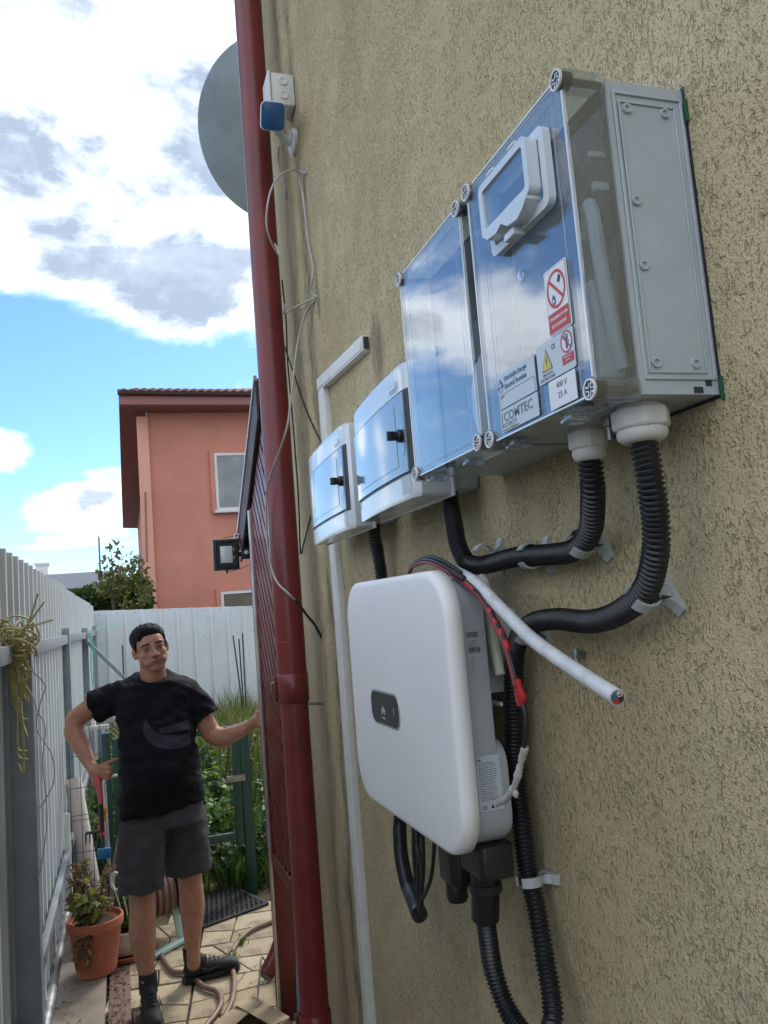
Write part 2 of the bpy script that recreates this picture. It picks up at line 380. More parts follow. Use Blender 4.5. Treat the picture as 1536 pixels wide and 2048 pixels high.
def rrect(y0, y1, z0, z1, r, seg=6):
    """rounded rectangle outline in the (y,z) plane"""
    rr = r if hasattr(r, '__len__') else [r]*4
    cs = [((y1, z1), 0, rr[0], (-1, -1)), ((y0, z1), 90, rr[1], (1, -1)), ((y0, z0), 180, rr[2], (1, 1)), ((y1, z0), 270, rr[3], (-1, 1))]
    out = []
    for (y, z), a0, q, (sy, sz) in cs:
        for k in range(seg+1):
            a = R(a0+90*k/seg); out.append((y+sy*q+q*math.cos(a), z+sz*q+q*math.sin(a)))
    return out
def text_mesh(s, size, origin, right, up, depth=0.0004, align='LEFT', bold=False, xs=1.0, res=3, shear=0.0):
    cu = bpy.data.curves.new('lettering', 'FONT'); cu.body = s; cu.size = size; cu.align_x = align; cu.resolution_u = res
    cu.extrude = depth/2; cu.shear = shear
    if bold: cu.offset = size*0.018
    o = bpy.data.objects.new('lettering', cu); COL.objects.link(o)
    dg = bpy.context.evaluated_depsgraph_get(); me = bpy.data.meshes.new_from_object(o.evaluated_get(dg)); bpy.data.objects.remove(o); bpy.data.curves.remove(cu)
    r = Vector(right).normalized(); u = Vector(up).normalized(); n = r.cross(u)
    M = Matrix(((r.x*xs, u.x, n.x, origin[0]), (r.y*xs, u.y, n.y, origin[1]), (r.z*xs, u.z, n.z, origin[2]), (0, 0, 0, 1)))
    me.transform(M); me.materials.clear(); return me
def evaluated(me, mods):
    """apply modifiers to a mesh and return the result"""
    o = bpy.data.objects.new('tmp', me); COL.objects.link(o)
    for typ, kw in mods:
        md = o.modifiers.new(typ, typ)
        for k, v in kw.items(): setattr(md, k, v)
    dg = bpy.context.evaluated_depsgraph_get(); r = bpy.data.meshes.new_from_object(o.evaluated_get(dg)); bpy.data.objects.remove(o); return r
def axis_m(loc, zdir, xdir=None):
    z = Vector(zdir).normalized(); x = Vector(xdir) if xdir is not None else z.orthogonal(); x = (x-z*x.dot(z)).normalized(); y = z.cross(x)
    return Matrix(((x.x, y.x, z.x, loc[0]), (x.y, y.y, z.y, loc[1]), (x.z, y.z, z.z, loc[2]), (0, 0, 0, 1)))
W = 0.66          # house wall plane

# ================================================================== SETTING
def rand_mat(name, cols, rough=0.85, bump=0.002, bscale=45, nscale=14.0, dark=(0.1, 0.09, 0.07), damt=0.5):
    """stone / soil / wood whose tone differs from piece to piece"""
    m = bpy.data.materials.new(name); m.use_nodes = True; t = NT(m.node_tree); b = m.node_tree.nodes['Principled BSDF']
    co = t.new('ShaderNodeTexCoord').outputs['Object']; rnd = t.new('ShaderNodeObjectInfo').outputs['Random']
    n = t.noise(co, nscale, 6.0, 0.62); n2 = t.noise(co, nscale*0.35, 4.0, 0.6)
    c = t.mix(t.ss(t.add(t.mul(rnd, 0.6), t.mul(n, 0.5)), 0.2, 0.85), cols[0], cols[1])
    c = t.mix(t.ss(n2, 0.48, 0.72, 0.0, damt), c, dark)
    t.put(b.inputs['Base Color'], c); b.inputs['Roughness'].default_value = rough; b.inputs['Specular IOR Level'].default_value = 0.3
    bn = t.new('ShaderNodeBump'); bn.inputs['Distance'].default_value = bump; bn.inputs['Strength'].default_value = 1
    t.put(bn.inputs['Height'], t.noise(co, bscale, 6.0, 0.65)); t.put(b.inputs['Normal'], bn.outputs[0]); MAT[name] = m
rand_mat('paver', ((0.34, 0.27, 0.175), (0.44, 0.365, 0.25)), 0.8, 0.0025, 60, 18, (0.13, 0.10, 0.07), 0.75)
rand_mat('soil', ((0.045, 0.035, 0.024), (0.09, 0.07, 0.045)), 0.95, 0.02, 14, 3.0, (0.03, 0.045, 0.015), 0.6)
rand_mat('plank_grey', ((0.16, 0.13, 0.10), (0.23, 0.19, 0.15)), 0.85, 0.003, 30, 9, (0.07, 0.055, 0.045), 0.6)
rand_mat('plank_brown', ((0.13, 0.075, 0.055), (0.19, 0.12, 0.09)), 0.85, 0.003, 30, 9, (0.06, 0.045, 0.035), 0.6)
rand_mat('concrete', ((0.24, 0.22, 0.20), (0.32, 0.30, 0.27)), 0.9, 0.003, 50, 12, (0.12, 0.11, 0.10), 0.4)

# ground: one sheet to the horizon with a slight swell in the garden
gm = MB(); gx = [-400, -60, -12, -3, -1, 0, 1, 2, 4, 8, 20, 60, 400]; gy = [-60, -10, 0, 2, 4, 5.2, 6, 7, 8, 9, 10, 11, 12, 14, 18, 30, 60, 150, 600]
gv = [(x, y, -0.03 + (0.18*min(1, max(0, (y-5.8)/3.5)) if 5.2 < y < 16 else 0.0)) for y in gy for x in gx]
gm.raw(gv, [(j*len(gx)+i, j*len(gx)+i+1, (j+1)*len(gx)+i+1, (j+1)*len(gx)+i) for j in range(len(gy)-1) for i in range(len(gx)-1)])
ground = put('ground', gm, 'soil', sm=180, kind='structure')

# paved path: square slabs moulded as broken flagstones, every stone its own piece
path = put('path_bed', MB().box(-0.02, 1.75, 0.2, 5.42, -0.06, -0.012), 'soil', kind='structure')
def split_poly(poly, rng, depth):
    a = 0.5*sum(poly[i][0]*poly[(i+1) % len(poly)][1]-poly[(i+1) % len(poly)][0]*poly[i][1] for i in range(len(poly)))
    if depth == 0 or abs(a) < 0.022: return [poly]
    cx = sum(p[0] for p in poly)/len(poly)+rng.uniform(-.03, .03); cy = sum(p[1] for p in poly)/len(poly)+rng.uniform(-.03, .03)
    ang = rng.uniform(0, math.pi); nx, ny = math.cos(ang), math.sin(ang)
    # cut roughly across the longer side
    xs = [p[0] for p in poly]; ys = [p[1] for p in poly]
    if max(xs)-min(xs) > 1.25*(max(ys)-min(ys)): nx, ny = math.cos(rng.uniform(-.5, .5)), math.sin(rng.uniform(-.5, .5))
    elif max(ys)-min(ys) > 1.25*(max(xs)-min(xs)): nx, ny = math.cos(math.pi/2+rng.uniform(-.5, .5)), math.sin(math.pi/2+rng.uniform(-.5, .5))
    A, B = [], []
    for i in range(len(poly)):
        p, q = poly[i], poly[(i+1) % len(poly)]; dp = (p[0]-cx)*nx+(p[1]-cy)*ny; dq = (q[0]-cx)*nx+(q[1]-cy)*ny
        (A if dp >= 0 else B).append(p)
        if dp*dq < 0:
            t_ = dp/(dp-dq); c_ = (p[0]+(q[0]-p[0])*t_, p[1]+(q[1]-p[1])*t_); A.append(c_); B.append(c_)
    return split_poly(A, rng, depth-1)+split_poly(B, rng, depth-1)
def inset_poly(poly, d):
    n = len(poly); c = (sum(p[0] for p in poly)/n, sum(p[1] for p in poly)/n); out = []
    for p in poly:
        L = math.hypot(p[0]-c[0], p[1]-c[1])
        out.append((p[0]+(c[0]-p[0])*min(0.4, d*1.35/L), p[1]+(c[1]-p[1])*min(0.4, d*1.35/L)))
    return out
rng = random.Random(5)
ca, sa = math.cos(R(-9)), math.sin(R(-9))
for ti in range(-2, 6):
    for tj in range(5, 16):
        x0 = ti*0.4; y0 = tj*0.4
        sq = [(x0+.003, y0+.003), (x0+.397, y0+.003), (x0+.397, y0+.397), (x0+.003, y0+.397)]
        for pc in split_poly(sq, rng, 2):
            wp = [(p[0]*ca-p[1]*sa-0.42, p[0]*sa+p[1]*ca) for p in pc]
            if min(p[0] for p in wp) < -0.30 or sum(p[0] for p in wp)/len(wp) < -.06 or max(p[0] for p in wp) > 1.7 or min(p[1] for p in wp) < 1.6 or max(p[1] for p in wp) > 5.4: continue
            if len(wp) < 3: continue
            cx = sum(p[0] for p in wp)/len(wp); cy = sum(p[1] for p in wp)/len(wp)
            tx, ty, tz = rng.uniform(-.008, .008), rng.uniform(-.008, .008), rng.uniform(-.002, .002)
            a_ = inset_poly(wp, .003); b_ = inset_poly(wp, .0065)
            zz = lambda p, h: (p[0]-cx, p[1]-cy, h+tz+(p[0]-cx)*tx+(p[1]-cy)*ty)
            mb = MB(); mb.rings([[zz(p, -.03) for p in a_], [zz(p, -.005) for p in a_], [zz(p, 0.0) for p in b_]])
            o = put('paving_stone', mb, 'paver', path, sm=0, local=True); o.location = (cx, cy, 0)
LOC[path.name] = (0, 0, 0)
# two old boards laid along the fence
pl = put('plank', MB().box(-.372, -.142, 2.6, 4.86, -.03, .012), 'plank_grey', bevel=.006); tag(pl, 'weathered grey board on the ground against the metal fence', 'plank')
pl = put('plank', MB().box(-.128, -.028, 2.6, 4.78, -.03, .004), 'plank_brown', bevel=.005); tag(pl, 'reddish brown board between the grey board and the paving', 'plank')

# ------------------------------------------------------------------ yellow house
house = thing('house', 'house wall with coarse yellow grooved stucco carrying the electrical boxes', 'house', (W, 0, 0))
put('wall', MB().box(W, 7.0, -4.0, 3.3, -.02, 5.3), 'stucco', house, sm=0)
put('roof', MB().prism([(W-.06, -4.1, 5.3), (W-.06, 3.4, 5.3), (W-.06, 3.4, 5.36), (W-.06, -4.1, 5.36)], (0, 0, 0), (6.5, 0, 0)), 'brown_metal', house, sm=0)

# ------------------------------------------------------------------ porch behind the house corner
porch = thing('porch', 'dark red wooden porch with diagonal slats under a sloping roof', 'porch', (0.63, 3.76, 0))
sl = (2.185-2.74)/(4.06-3.31)
rz = lambda y: 2.74+(y-3.31)*sl
roofm = MB().prism([(.585, 3.304, rz(3.304)), (.585, 4.06, rz(4.06)), (.585, 4.06, rz(4.06)-.12), (.585, 3.304, rz(3.304)-.12)], (0, 0, 0), (2.6, 0, 0))
roof_p = put('roof', roofm, 'brown_metal', porch, sm=0)
put('verge_trim', MB().prism([(.570, 3.304, rz(3.304)+.012), (.570, 4.07, rz(4.07)+.012), (.570, 4.07, rz(4.07)-.010), (.570, 3.304, rz(3.304)-.010)], (0, 0, 0), (.014, 0, 0)), 'flashing', roof_p, sm=0)
put('verge_board', MB().prism([(.576, 3.304, rz(3.304)-.012), (.576, 4.05, rz(4.05)-.012), (.576, 4.05, rz(4.05)-.17), (.576, 3.304, rz(3.304)-.17)], (0, 0, 0), (.0085, 0, 0)), 'brown_metal', roof_p, sm=0)
put('gutter', MB().tube([(.56, 4.10, 2.13), (3.1, 4.10, 2.13)], .045, 12), 'red_metal', roof_p)
put('post', MB().box(.59, .67, 3.725, 3.80, 0.0, 2.22), 'red_lit_wood', porch, bevel=.004)
put('corner_strip', MB().box(.578, .5885, 3.712, 3.745, 0.02, 2.24), 'flashing', porch, bevel=.002)
put('stile', MB().box(.588, .628, 3.69, 3.7235, .66, 2.25), 'red_wood', porch, bevel=.003)
put('bottom_rail', MB().box(.588, .628, 3.303, 3.6885, .66, .72), 'red_wood', porch, bevel=.003)
put('back_board', MB().box(.640, .652, 3.303, 3.72, .66, 2.2), 'red_wood', porch, sm=0)
for k in range(34):
    z0 = .30+k*.094
    a = Vector((.604, 3.31, z0)); b = Vector((.604, 3.686, z0+.46))
    # clip to the panel
    if a.z < .725: tt = (.725-a.z)/(b.z-a.z); a = a+(b-a)*tt
    top = rz(b.y)-.19
    if b.z > top:
        for q in range(40):
            tt = 1-q/40; p = a+(b-a)*tt
            if p.z < rz(p.y)-.19: b = p; break
    if a.z > rz(a.y)-.20 or (b-a).length < .05 or b.y <= a.y: continue
    d = (b-a).normalized(); nrm = Vector((1, 0, 0)); s2 = d.cross(nrm)
    mb = MB(); w2 = s2*.021; t2 = nrm*.012
    vs = [p+w2*i+t2*j for p in (a, b) for i, j in ((-1, -1), (1, -1), (1, 1), (-1, 1))]
    mb.raw(vs, [(3, 2, 1, 0), (4, 5, 6, 7), (0, 1, 5, 4), (1, 2, 6, 5), (2, 3, 7, 6), (3, 0, 4, 7)])
    put('slat', mb, 'red_wood', porch, sm=0)
step = put('step', MB().box(.70, 1.6, 3.31, 4.35, -.02, .14), 'concrete', bevel=.012); tag(step, 'concrete step at the foot of the dark red porch', 'step')

# ------------------------------------------------------------------ left metal fence
def profile(y0, y1, pitch, flat, depth, slope):
    pts = []; y = y0
    while y < y1-1e-6:
        for dy, dx in ((0, 0), (flat, 0), (flat+slope, depth), (pitch-slope, depth)):
            if y+dy < y1-1e-9: pts.append((y+dy, dx))
        y += pitch
    pts.append((y1, 0)); return pts
fence = thing('metal_fence', 'tall grey corrugated sheet metal fence along the left of the alley', 'fence', (-.41, 6, 0))
def fx(y): return -.412+(y-4)*.0045
rg = random.Random(11)
ys = np.arange(.9, 11.99, 1.11)
for y0 in ys:
    y1 = min(y0+1.106, 11.98); h = 2.075+rg.uniform(-.008, .008)-max(0, y0-5)*.008
    pr_ = profile(y0, y1, .185, .105, .022, .02); mb = MB(); dxs = rg.uniform(-.002, .002)
    a = [(fx(y)+dx+dxs, y, .07) for y, dx in pr_]; b = [(fx(y)+dx+dxs, y, h) for y, dx in pr_]
    a2 = [(x-.0015, y, z) for x, y, z in a]; b2 = [(x-.0015, y, z) for x, y, z in b]
    n = len(a); mb.raw(a+b+a2+b2, [(i, i+1, n+i+1, n+i) for i in range(n-1)]+[(2*n+i+1, 2*n+i, 3*n+i, 3*n+i+1) for i in range(n-1)]+[(n+i, n+i+1, 3*n+i+1, 3*n+i) for i in range(n-1)])
    me = mb.mesh('sheet', LOC[fence.name], fix=False); put('sheet', me, 'fence_metal', fence, sm=0, local=True)
for y, x0, x1, d, h in ((3.16, -.386, -.306, .08, 1.715), (5.9, -.382, -.334, .05, 1.765), (8.6, -.366, -.316, .05, 1.75), (11.2, -.352, -.304, .05, 1.76)):
    put('post', MB().box(x0, x1, y, y+d, 0, h), 'fence_post', fence, bevel=.004)
put('post', MB().box(-.386, -.306, .55, .63, 0, 1.72), 'fence_post', fence, bevel=.004)
for ya, yb in ((.63, 3.16), (3.24, 5.9), (5.95, 8.6), (8.65, 11.2), (11.25, 11.95)):
    put('rail', MB().bar((fx(ya)+.045, ya, 1.694), (fx(yb)+.045, yb, 1.694-max(0, yb-5)*.005), .03, .06), 'fence_post', fence, bevel=.003)
    put('lower_rail', MB().bar((fx(ya)+.045, ya, .42), (fx(yb)+.045, yb, .42), .03, .05), 'fence_post', fence, bevel=.003)
put('brace', MB().bar((-.33, 8.57, 1.62), (.12, 8.57, 1.10), .035, .05, (0, 1, 0)), 'fence_post', fence, bevel=.003)
base = put('base_tube', MB().tube([(-.375, .6, .105), (-.375, 3.9, .105), (-.372, 5.86, .11)], .022, 12), 'zinc', fence)
# teal string tied to the far post
tm = MB()
for k in range(3):
    tm.tube(spline([(-.30, 8.55, 1.70), (-.285+.01*k, 8.5, 1.6), (-.295+.02*k, 8.5, 1.35), (-.28, 8.52, 1.12+.08*k)], .05), .004, 5)
tm.tube(spline([(-.36, 8.56, 1.68), (-.33, 8.53, 1.71), (-.30, 8.55, 1.68), (-.2, 8.7, 1.74), (-.05, 9.4, 1.76)], .05), .004, 5)
mat('teal_string', (0.08, 0.42, 0.36), 0.6)
tag(put('string', tm, 'teal_string'), 'thin turquoise string tied round a far fence post', 'string')

# ------------------------------------------------------------------ white fence across the end of the garden
bfence = thing('metal_fence', 'white ribbed sheet metal fence across the end of the garden', 'fence', (1.5, 12.0, 0))
def bprof(x0, x1):
    pts = []; x = x0
    while x < x1-1e-6:
        for d, y in ((0, 0), (.165, 0), (.185, -.03), (.215, -.03)): pts.append((x+d, y))
        x += .235
    pts.append((x1, 0)); return pts
for k in range(5):
    x0 = -.37+k*1.175; pr_ = bprof(x0, x0+1.173); mb = MB(); h0 = 1.965-.045*(x0+.37); h1 = h0-.045*1.175
    a = [(x, 12+y, .1) for x, y in pr_]; n = len(a); b = [(p[0], p[1], h0+(h1-h0)*i/(n-1)) for i, p in enumerate(a)]
    a2 = [(x, y+.0015, z) for x, y, z in a]; b2 = [(x, y+.0015, z) for x, y, z in b]
    mb.raw(a+b+a2+b2, [(i, i+1, n+i+1, n+i) for i in range(n-1)]+[(2*n+i+1, 2*n+i, 3*n+i, 3*n+i+1) for i in range(n-1)])
    me = mb.mesh('sheet', LOC[bfence.name], fix=False); sh = put('sheet', me, 'back_fence', bfence, sm=0, local=True)
    for z in (1.5, h0-.06):
        for q in range(5):
            put('screw', MB().lathe([(.009, 0), (.009, -.004), (.004, -.007)], axis_m((x0+.09+q*.235, 11.999, z), (0, 1, 0)), 8), 'screw_steel', sh)

# ------------------------------------------------------------------ salmon coloured neighbour house
pink = thing('house', 'two storey salmon coloured house with brown tiled roof behind the garden', 'house', (4, 17, 0))
put('wall', MB().box(.70, 9.0, 17.0, 30.0, 0, 6.25), 'pink_render', pink, sm=0)
put('corner_fin', MB().box(.47, .697, 16.9, 17.02, 0, 5.93), 'pink_light', pink, bevel=.015)
# openings: reveal, frame, glass
def pwindow(x0, x1, z0, z1, mull=None):
    f = MB(); t = .055
    f.box(x0, x1, 16.93, 16.985, z0, z0+t); f.box(x0, x1, 16.93, 16.985, z1-t, z1); f.box(x0, x0+t, 16.931, 16.984, z0+t, z1-t); f.box(x1-t, x1, 16.931, 16.984, z0+t, z1-t)
    if mull: f.box(mull-.05, mull+.05, 16.925, 16.982, z0+t, z1-t)
    wn = put('window', f, 'pvc_frame', pink, sm=0)
    put('sill', MB().box(x0-.05, x1+.05, 16.86, 16.99, z0-.06, z0-.002), 'pvc_frame', wn, bevel=.01)
    put('pane', MB().box(x0+t, x1-t, 16.955, 16.962, z0+t, z1-t), 'window_glass', wn, sm=0)
    cu_ = [(x0+t+(x1-x0-2*t)*i/60, 16.976+.008*math.sin(i*1.3)+.004*math.sin(i*.37)) for i in range(61)]
    put('curtain', MB().rings([[(x, y, z0+t) for x, y in cu_], [(x, y, z1-t) for x, y in cu_]], False, False, False), 'curtain', wn, sm=60)
    put('reveal', MB().box(x0-.09, x0-.003, 16.94, 16.999, z0-.06, z1+.07).box(x0-.003, x1+.09, 16.94, 16.999, z1+.003, z1+.07), 'pink_render', wn, sm=0)
mat('curtain', (0.20, 0.20, 0.21), 0.8, var=0.35, vscale=1.5)
pwindow(1.99, 3.5, 3.93, 5.14, 2.78)
pwindow(1.97, 3.5, 1.2, 2.24)
# fascia, eaves soffit ahead and along the left side
put('fascia', MB().box(.15, 9.4, 16.42, 16.47, 6.05, 6.26), 'soffit', pink, sm=0)
put('front_soffit', MB().box(.15, 9.4, 16.47, 16.998, 6.03, 6.07), 'soffit', pink, sm=0)
put('gutter', MB().tube([(.12, 16.38, 6.29), (9.4, 16.38, 6.23)], .06, 10), 'brown_metal', pink)
put('side_soffit', MB().raw([(.14, 16.45, 6.05), (.66, 16.45, 6.05), (.78, 30.0, 5.06), (.2, 30.0, 5.10), (.14, 16.45, 6.24), (.66, 16.45, 6.24), (.78, 30.0, 5.3), (.2, 30.0, 5.3)],
    [(0, 1, 2, 3), (4, 7, 6, 5), (0, 4, 5, 1), (2, 6, 7, 3), (0, 3, 7, 4), (1, 5, 6, 2)]), 'soffit', pink, sm=0)
rf = MB(); n = 36; rows = 10       # profiled tile sheets: stepped courses with rolls
rfo = put('roof', MB().raw([(.1, 16.34, 6.30), (9.5, 16.34, 6.25), (9.5, 23.0, 8.22), (3.8, 23.0, 8.26)], [(0, 1, 2, 3)]), 'roof_tile', pink, sm=0)
me_tile = None
for r_ in range(2):
    for c_ in range(26):
        x = .16+c_*.165+r_*.25; y = 16.30+r_*.36; z = 6.315+r_*.115-c_*.0009
        if me_tile is None:
            mb = MB(); pr_ = [(.165*i/8, .028*math.sin(math.pi*i/8)) for i in range(9)]
            mb.rings([[(a, 0, b) for a, b in pr_], [(a, .37, b+.11) for a, b in pr_], ], False, False, False)
            mb.raw([(a, 0, b) for a, b in pr_]+[(a, 0, b-.03) for a, b in pr_], [(i, i+1, 10+i, 9+i) for i in range(8)])
            o = put('tile', mb, 'roof_tile', rfo, local=True); me_tile = o.data
        else:
            o = bpy.data.objects.new('tile', me_tile); COL.objects.link(o); o.parent = rfo
        o.location = (x-LOC[pink.name][0], y-LOC[pink.name][1], z)
put('downpipe', MB().tube([(.545, 16.885, 2.95), (.575, 16.885, 4.36)], .014, 8), 'soffit', pink)

# ------------------------------------------------------------------ low far house on the left
far = thing('house', 'low pale house with dark grey roof far behind the left fence', 'house', (-1.5, 30, 0))
mat('far_wall', (0.50, 0.47, 0.47), 0.9, var=0.06, vscale=1)
mat('far_roof', (0.095, 0.10, 0.125), 0.55, var=0.15, vscale=2)
put('wall', MB().box(-6.0, .15, 30, 36, 0, 3.1), 'far_wall', far, sm=0)
put('roof', MB().raw([(-6.4, 29.6, 2.95), (.25, 29.6, 2.95), (.25, 32, 3.62), (-6.4, 32, 3.62), (-6.4, 29.6, 3.07), (.25, 29.6, 3.07), (.25, 32, 3.74), (-6.4, 32, 3.74)], [(0, 3, 2, 1), (4, 5, 6, 7), (0, 1, 5, 4), (2, 3, 7, 6), (1, 2, 6, 5), (0, 4, 7, 3)]), 'far_roof', far, sm=0)
far2 = thing('house', 'white gable end with stepped top peeping over the left fence', 'house', (-3.4, 32, 0))
mat('white_render', (0.68, 0.70, 0.72), 0.9, var=0.05, vscale=1)
put('wall', MB().box(-5.2, -2.82, 33, 38, 0, 4.0), 'white_render', far2, sm=0)
put('chimney', MB().box(-2.98, -2.55, 33.2, 33.9, 3.2, 4.2).box(-3.04, -2.49, 33.14, 33.96, 4.2, 4.27), 'white_render', far2, sm=0)
pole = thing('utility_pole', 'thin dark pole with wires rising above the tree', 'pole', (-.39, 19, 0))
put('mast', MB().tube([(-.39, 19, 0), (-.39, 19, 3.72)], [.03, .018], 8), 'fence_post', pole)
put('wire', MB().tube(spline([(-.39, 19, 3.0), (2, 22, 3.2), (6, 26, 3.9)], .5), .006, 5), 'cable_black', pole)
put('lamp', MB().box(-.44, -.34, 18.9, 19.0, 2.75, 2.95), 'brown_metal', pole, bevel=.01)

mat('green_pad', (0.02, 0.10, 0.05), 0.6)
mat('rim_bright', (0.74, 0.80, 0.84), 0.12, coat=0.5)
mat('door_glass', (0.24, 0.30, 0.36), 0.10, coat=0.6, spec=0.8)
mat('meter_grey', (0.09, 0.10, 0.105), 0.6); mat('meter_body', (0.22, 0.235, 0.24), 0.45); mat('brown_wire', (0.12, 0.05, 0.03), 0.5)
mat('clip_grey', (0.42, 0.44, 0.43), 0.45, var=0.06, vscale=30)
mat('clear_frost', (0.62, 0.68, 0.72), 0.18, coat=0.4)

# ================================================================== ON THE WALL
# ------------------------------------------------------------------ downpipe at the house corner
PX, PY = .56, 2.84
dp = thing('downpipe', 'tall dark red round metal downpipe at the corner of the yellow house', 'downpipe', (PX, PY, 0))
pts = [(PX, PY, 0.0), (PX, PY, 1.548)]; put('pipe', MB().tube(pts, .0495, 32), 'red_metal', dp, sm=60)
put('pipe', MB().tube([(PX, PY, 1.549), (PX, PY, 5.3)], .0515, 32), 'red_metal', dp, sm=60)
put('seam_ring', MB().lathe([(.0516, 1.655), (.0526, 1.657), (.0516, 1.659)], Matrix.Translation((PX, PY, 0)), 32, False, False), 'red_metal', dp, sm=0)
for z in (1.50, .385):
    band = put('clamp', MB().lathe([(.0522, z-.05), (.0545, z-.048), (.0545, z+.048), (.0522, z+.05)], Matrix.Translation((PX, PY, 0)), 32, False, False), 'red_metal', dp, sm=60)
    put('clamp_lug', MB().box(PX-.064, PX-.052, PY+.006, PY+.03, z-.045, z+.045), 'red_wood', band, bevel=.003)
    put('spike', MB().tube([(PX+.05, PY-.02, z-.06), (W+.005, PY-.02, z-.065)], .005, 8), 'screw_steel', band)
    put('screw', MB().lathe([(.006, 0), (.006, .01)], axis_m((PX-.064, PY+.012, z+.02), (-1, 0, 0)), 8), 'screw_steel', band)

# porch downpipe with its shoe near the ground
d2 = thing('downpipe', 'short dark red porch downpipe with an angled outlet above the paving', 'downpipe', (.645, 3.96, 0))
put('pipe', MB().tube(spline([(.645, 3.96, 2.12), (.645, 3.96, 1.0), (.645, 3.96, .30), (.640, 3.955, .24), (.605, 3.93, .185), (.552, 3.89, .135)], .04), .036, 20, True), 'red_metal', d2, sm=60)
put('outlet_mouth', MB().tube([(.5535, 3.891, .137), (.5505, 3.8885, .134)], .030, 16), 'ink_black', d2)
put('joint', MB().lathe([(.0362, .9), (.039, .905), (.039, .96), (.0362, .965)], Matrix.Translation((.645, 3.96, 0)), 24, False, False), 'red_metal', d2)

# ------------------------------------------------------------------ satellite dish
dish = thing('satellite_dish', 'grey satellite dish seen from behind, half hidden by the downpipe', 'satellite dish', (.86, 3.72, 4.1))
M = axis_m((.905, 3.80, 4.20), (-.06, .86, .42), (1, 0, 0))
rs = []
for r_ in (0.02, .1, .2, .3, .38, .425, .435): rs.append((r_, .32*r_*r_))
prof = rs+[(.437, rs[-1][1]+.008), (.425, rs[-1][1]+.006)]+[(r_, .32*r_*r_+.004) for r_ in (.38, .3, .2, .1, .02)]
S = Matrix.Diagonal((1.0, 1.04, 1.0, 1.0))
put('dish', MB().lathe(prof, M @ S, 64), 'satellite_grey', dish, sm=50)
put('bracket', MB().box(-.06, .06, -.06, .06, -.07, .005, M), 'fence_post', dish, bevel=.004)
put('wall_arm', MB().tube(spline([M @ Vector((0, 0, -.05)), (.93, 3.72, 3.85), (.93, 3.55, 3.72), (.93, 3.31, 3.72)], .05), .022, 12), 'fence_post', dish)
put('feed_arm', MB().tube([M @ Vector((0, -.46, .07)), M @ Vector((0, -.42, .5))], .012, 10), 'fence_post', dish)
put('receiver', MB().lathe([(.0, -.05), (.025, -.05), (.03, .03), (.022, .05)], M @ Matrix.Translation((0, -.38, .5)), 14), 'white_plastic', dish)

# ------------------------------------------------------------------ surveillance camera and its junction box
jb = thing('junction_box', 'small white square junction box on the wall above the surveillance camera', 'junction box', (W, 2.64, 3.58))
jbody = put('housing', MB().box(.575, W, 2.60, 2.70, 3.525, 3.645), 'white_plastic', jb, bevel=.008)
for z in (3.56, 3.612): put('knockout', MB().lathe([(.016, 0), (.015, .004), (.011, .004), (.010, .002)], axis_m((.618, 2.599, z), (0, -1, 0)), 18), 'white_plastic', jbody)
put('lid', MB().box(.566, .5745, 2.597, 2.703, 3.522, 3.648), 'white_plastic', jb, bevel=.003)
cc = thing('surveillance_camera', 'white surveillance camera with dark blue square face beside the downpipe', 'camera', (W, 2.66, 3.42))
M = axis_m((.552, 2.50, 3.41), Vector((-.16, -1, -.58)), (1, 0, 0))
def rr3(M, a, b, r, h): return [M @ Vector((u, v, h)) for u, v in rrect(-a, a, -b, b, r)]
put('body', MB().rings([rr3(M, .036, .038, .016, -.13), rr3(M, .041, .045, .018, -.02), rr3(M, .041, .045, .018, .004), rr3(M, .039, .043, .017, .006)]), 'white_gloss', cc, sm=50)
put('face', MB().rings([rr3(M, .0385, .0425, .016, .0062), rr3(M, .0385, .0425, .016, .009), rr3(M, .036, .040, .015, .0105)]), 'lens_blue', cc, sm=50)
put('arm', MB().tube(spline([(.565, 2.59, 3.462), (.60, 2.64, 3.44), (.645, 2.66, 3.42)], .02), .014, 12), 'white_gloss', cc)
put('wall_plate', MB().lathe([(.046, 0), (.046, .012), (.04, .017)], axis_m((W+.002, 2.655, 3.42), (-1, 0, 0)), 24), 'white_gloss', cc)
put('pigtail', MB().tube(spline([(.60, 2.66, 3.40), (.60, 2.68, 3.35), (.62, 2.69, 3.28), (.63, 2.72, 3.24), (.635, 2.74, 3.30)], .02), .005, 8), 'cable_grey', cc)

# ------------------------------------------------------------------ loose cables on the wall
def cable(name, label, pts, r, m, step=.02, seg=8):
    o = put(name, MB().tube(spline(pts, step), r, seg), m, sm=60); return tag(o, label, 'cable')
cable('cable_loop', 'pale grey cable loop standing off the wall in front of the upper downpipe', [(0.655, 2.524, 3.234), (0.64, 2.553, 3.254), (0.61, 2.529, 3.242), (0.57, 2.525, 3.218), (0.53, 2.487, 3.149), (0.505, 2.457, 3.07), (0.5, 2.47, 3.009), (0.515, 2.495, 2.971), (0.54, 2.538, 2.955), (0.555, 2.536, 2.934), (0.57, 2.631, 2.997), (0.59, 2.775, 3.088), (0.61, 2.93, 3.19)], .0034, 'cable_pale')
cable('cable', 'pale cable running down the wall from the loop to a hole in the stucco', [(0.655, 2.511, 3.225), (0.65, 2.576, 3.253), (0.65, 2.551, 3.155), (0.65, 2.539, 3.067), (0.65, 2.527, 2.983), (0.652, 2.492, 2.882), (0.648, 2.492, 2.852), (0.645, 2.517, 2.825), (0.65, 2.517, 2.799), (0.662, 2.493, 2.786)], .0034, 'cable_pale')
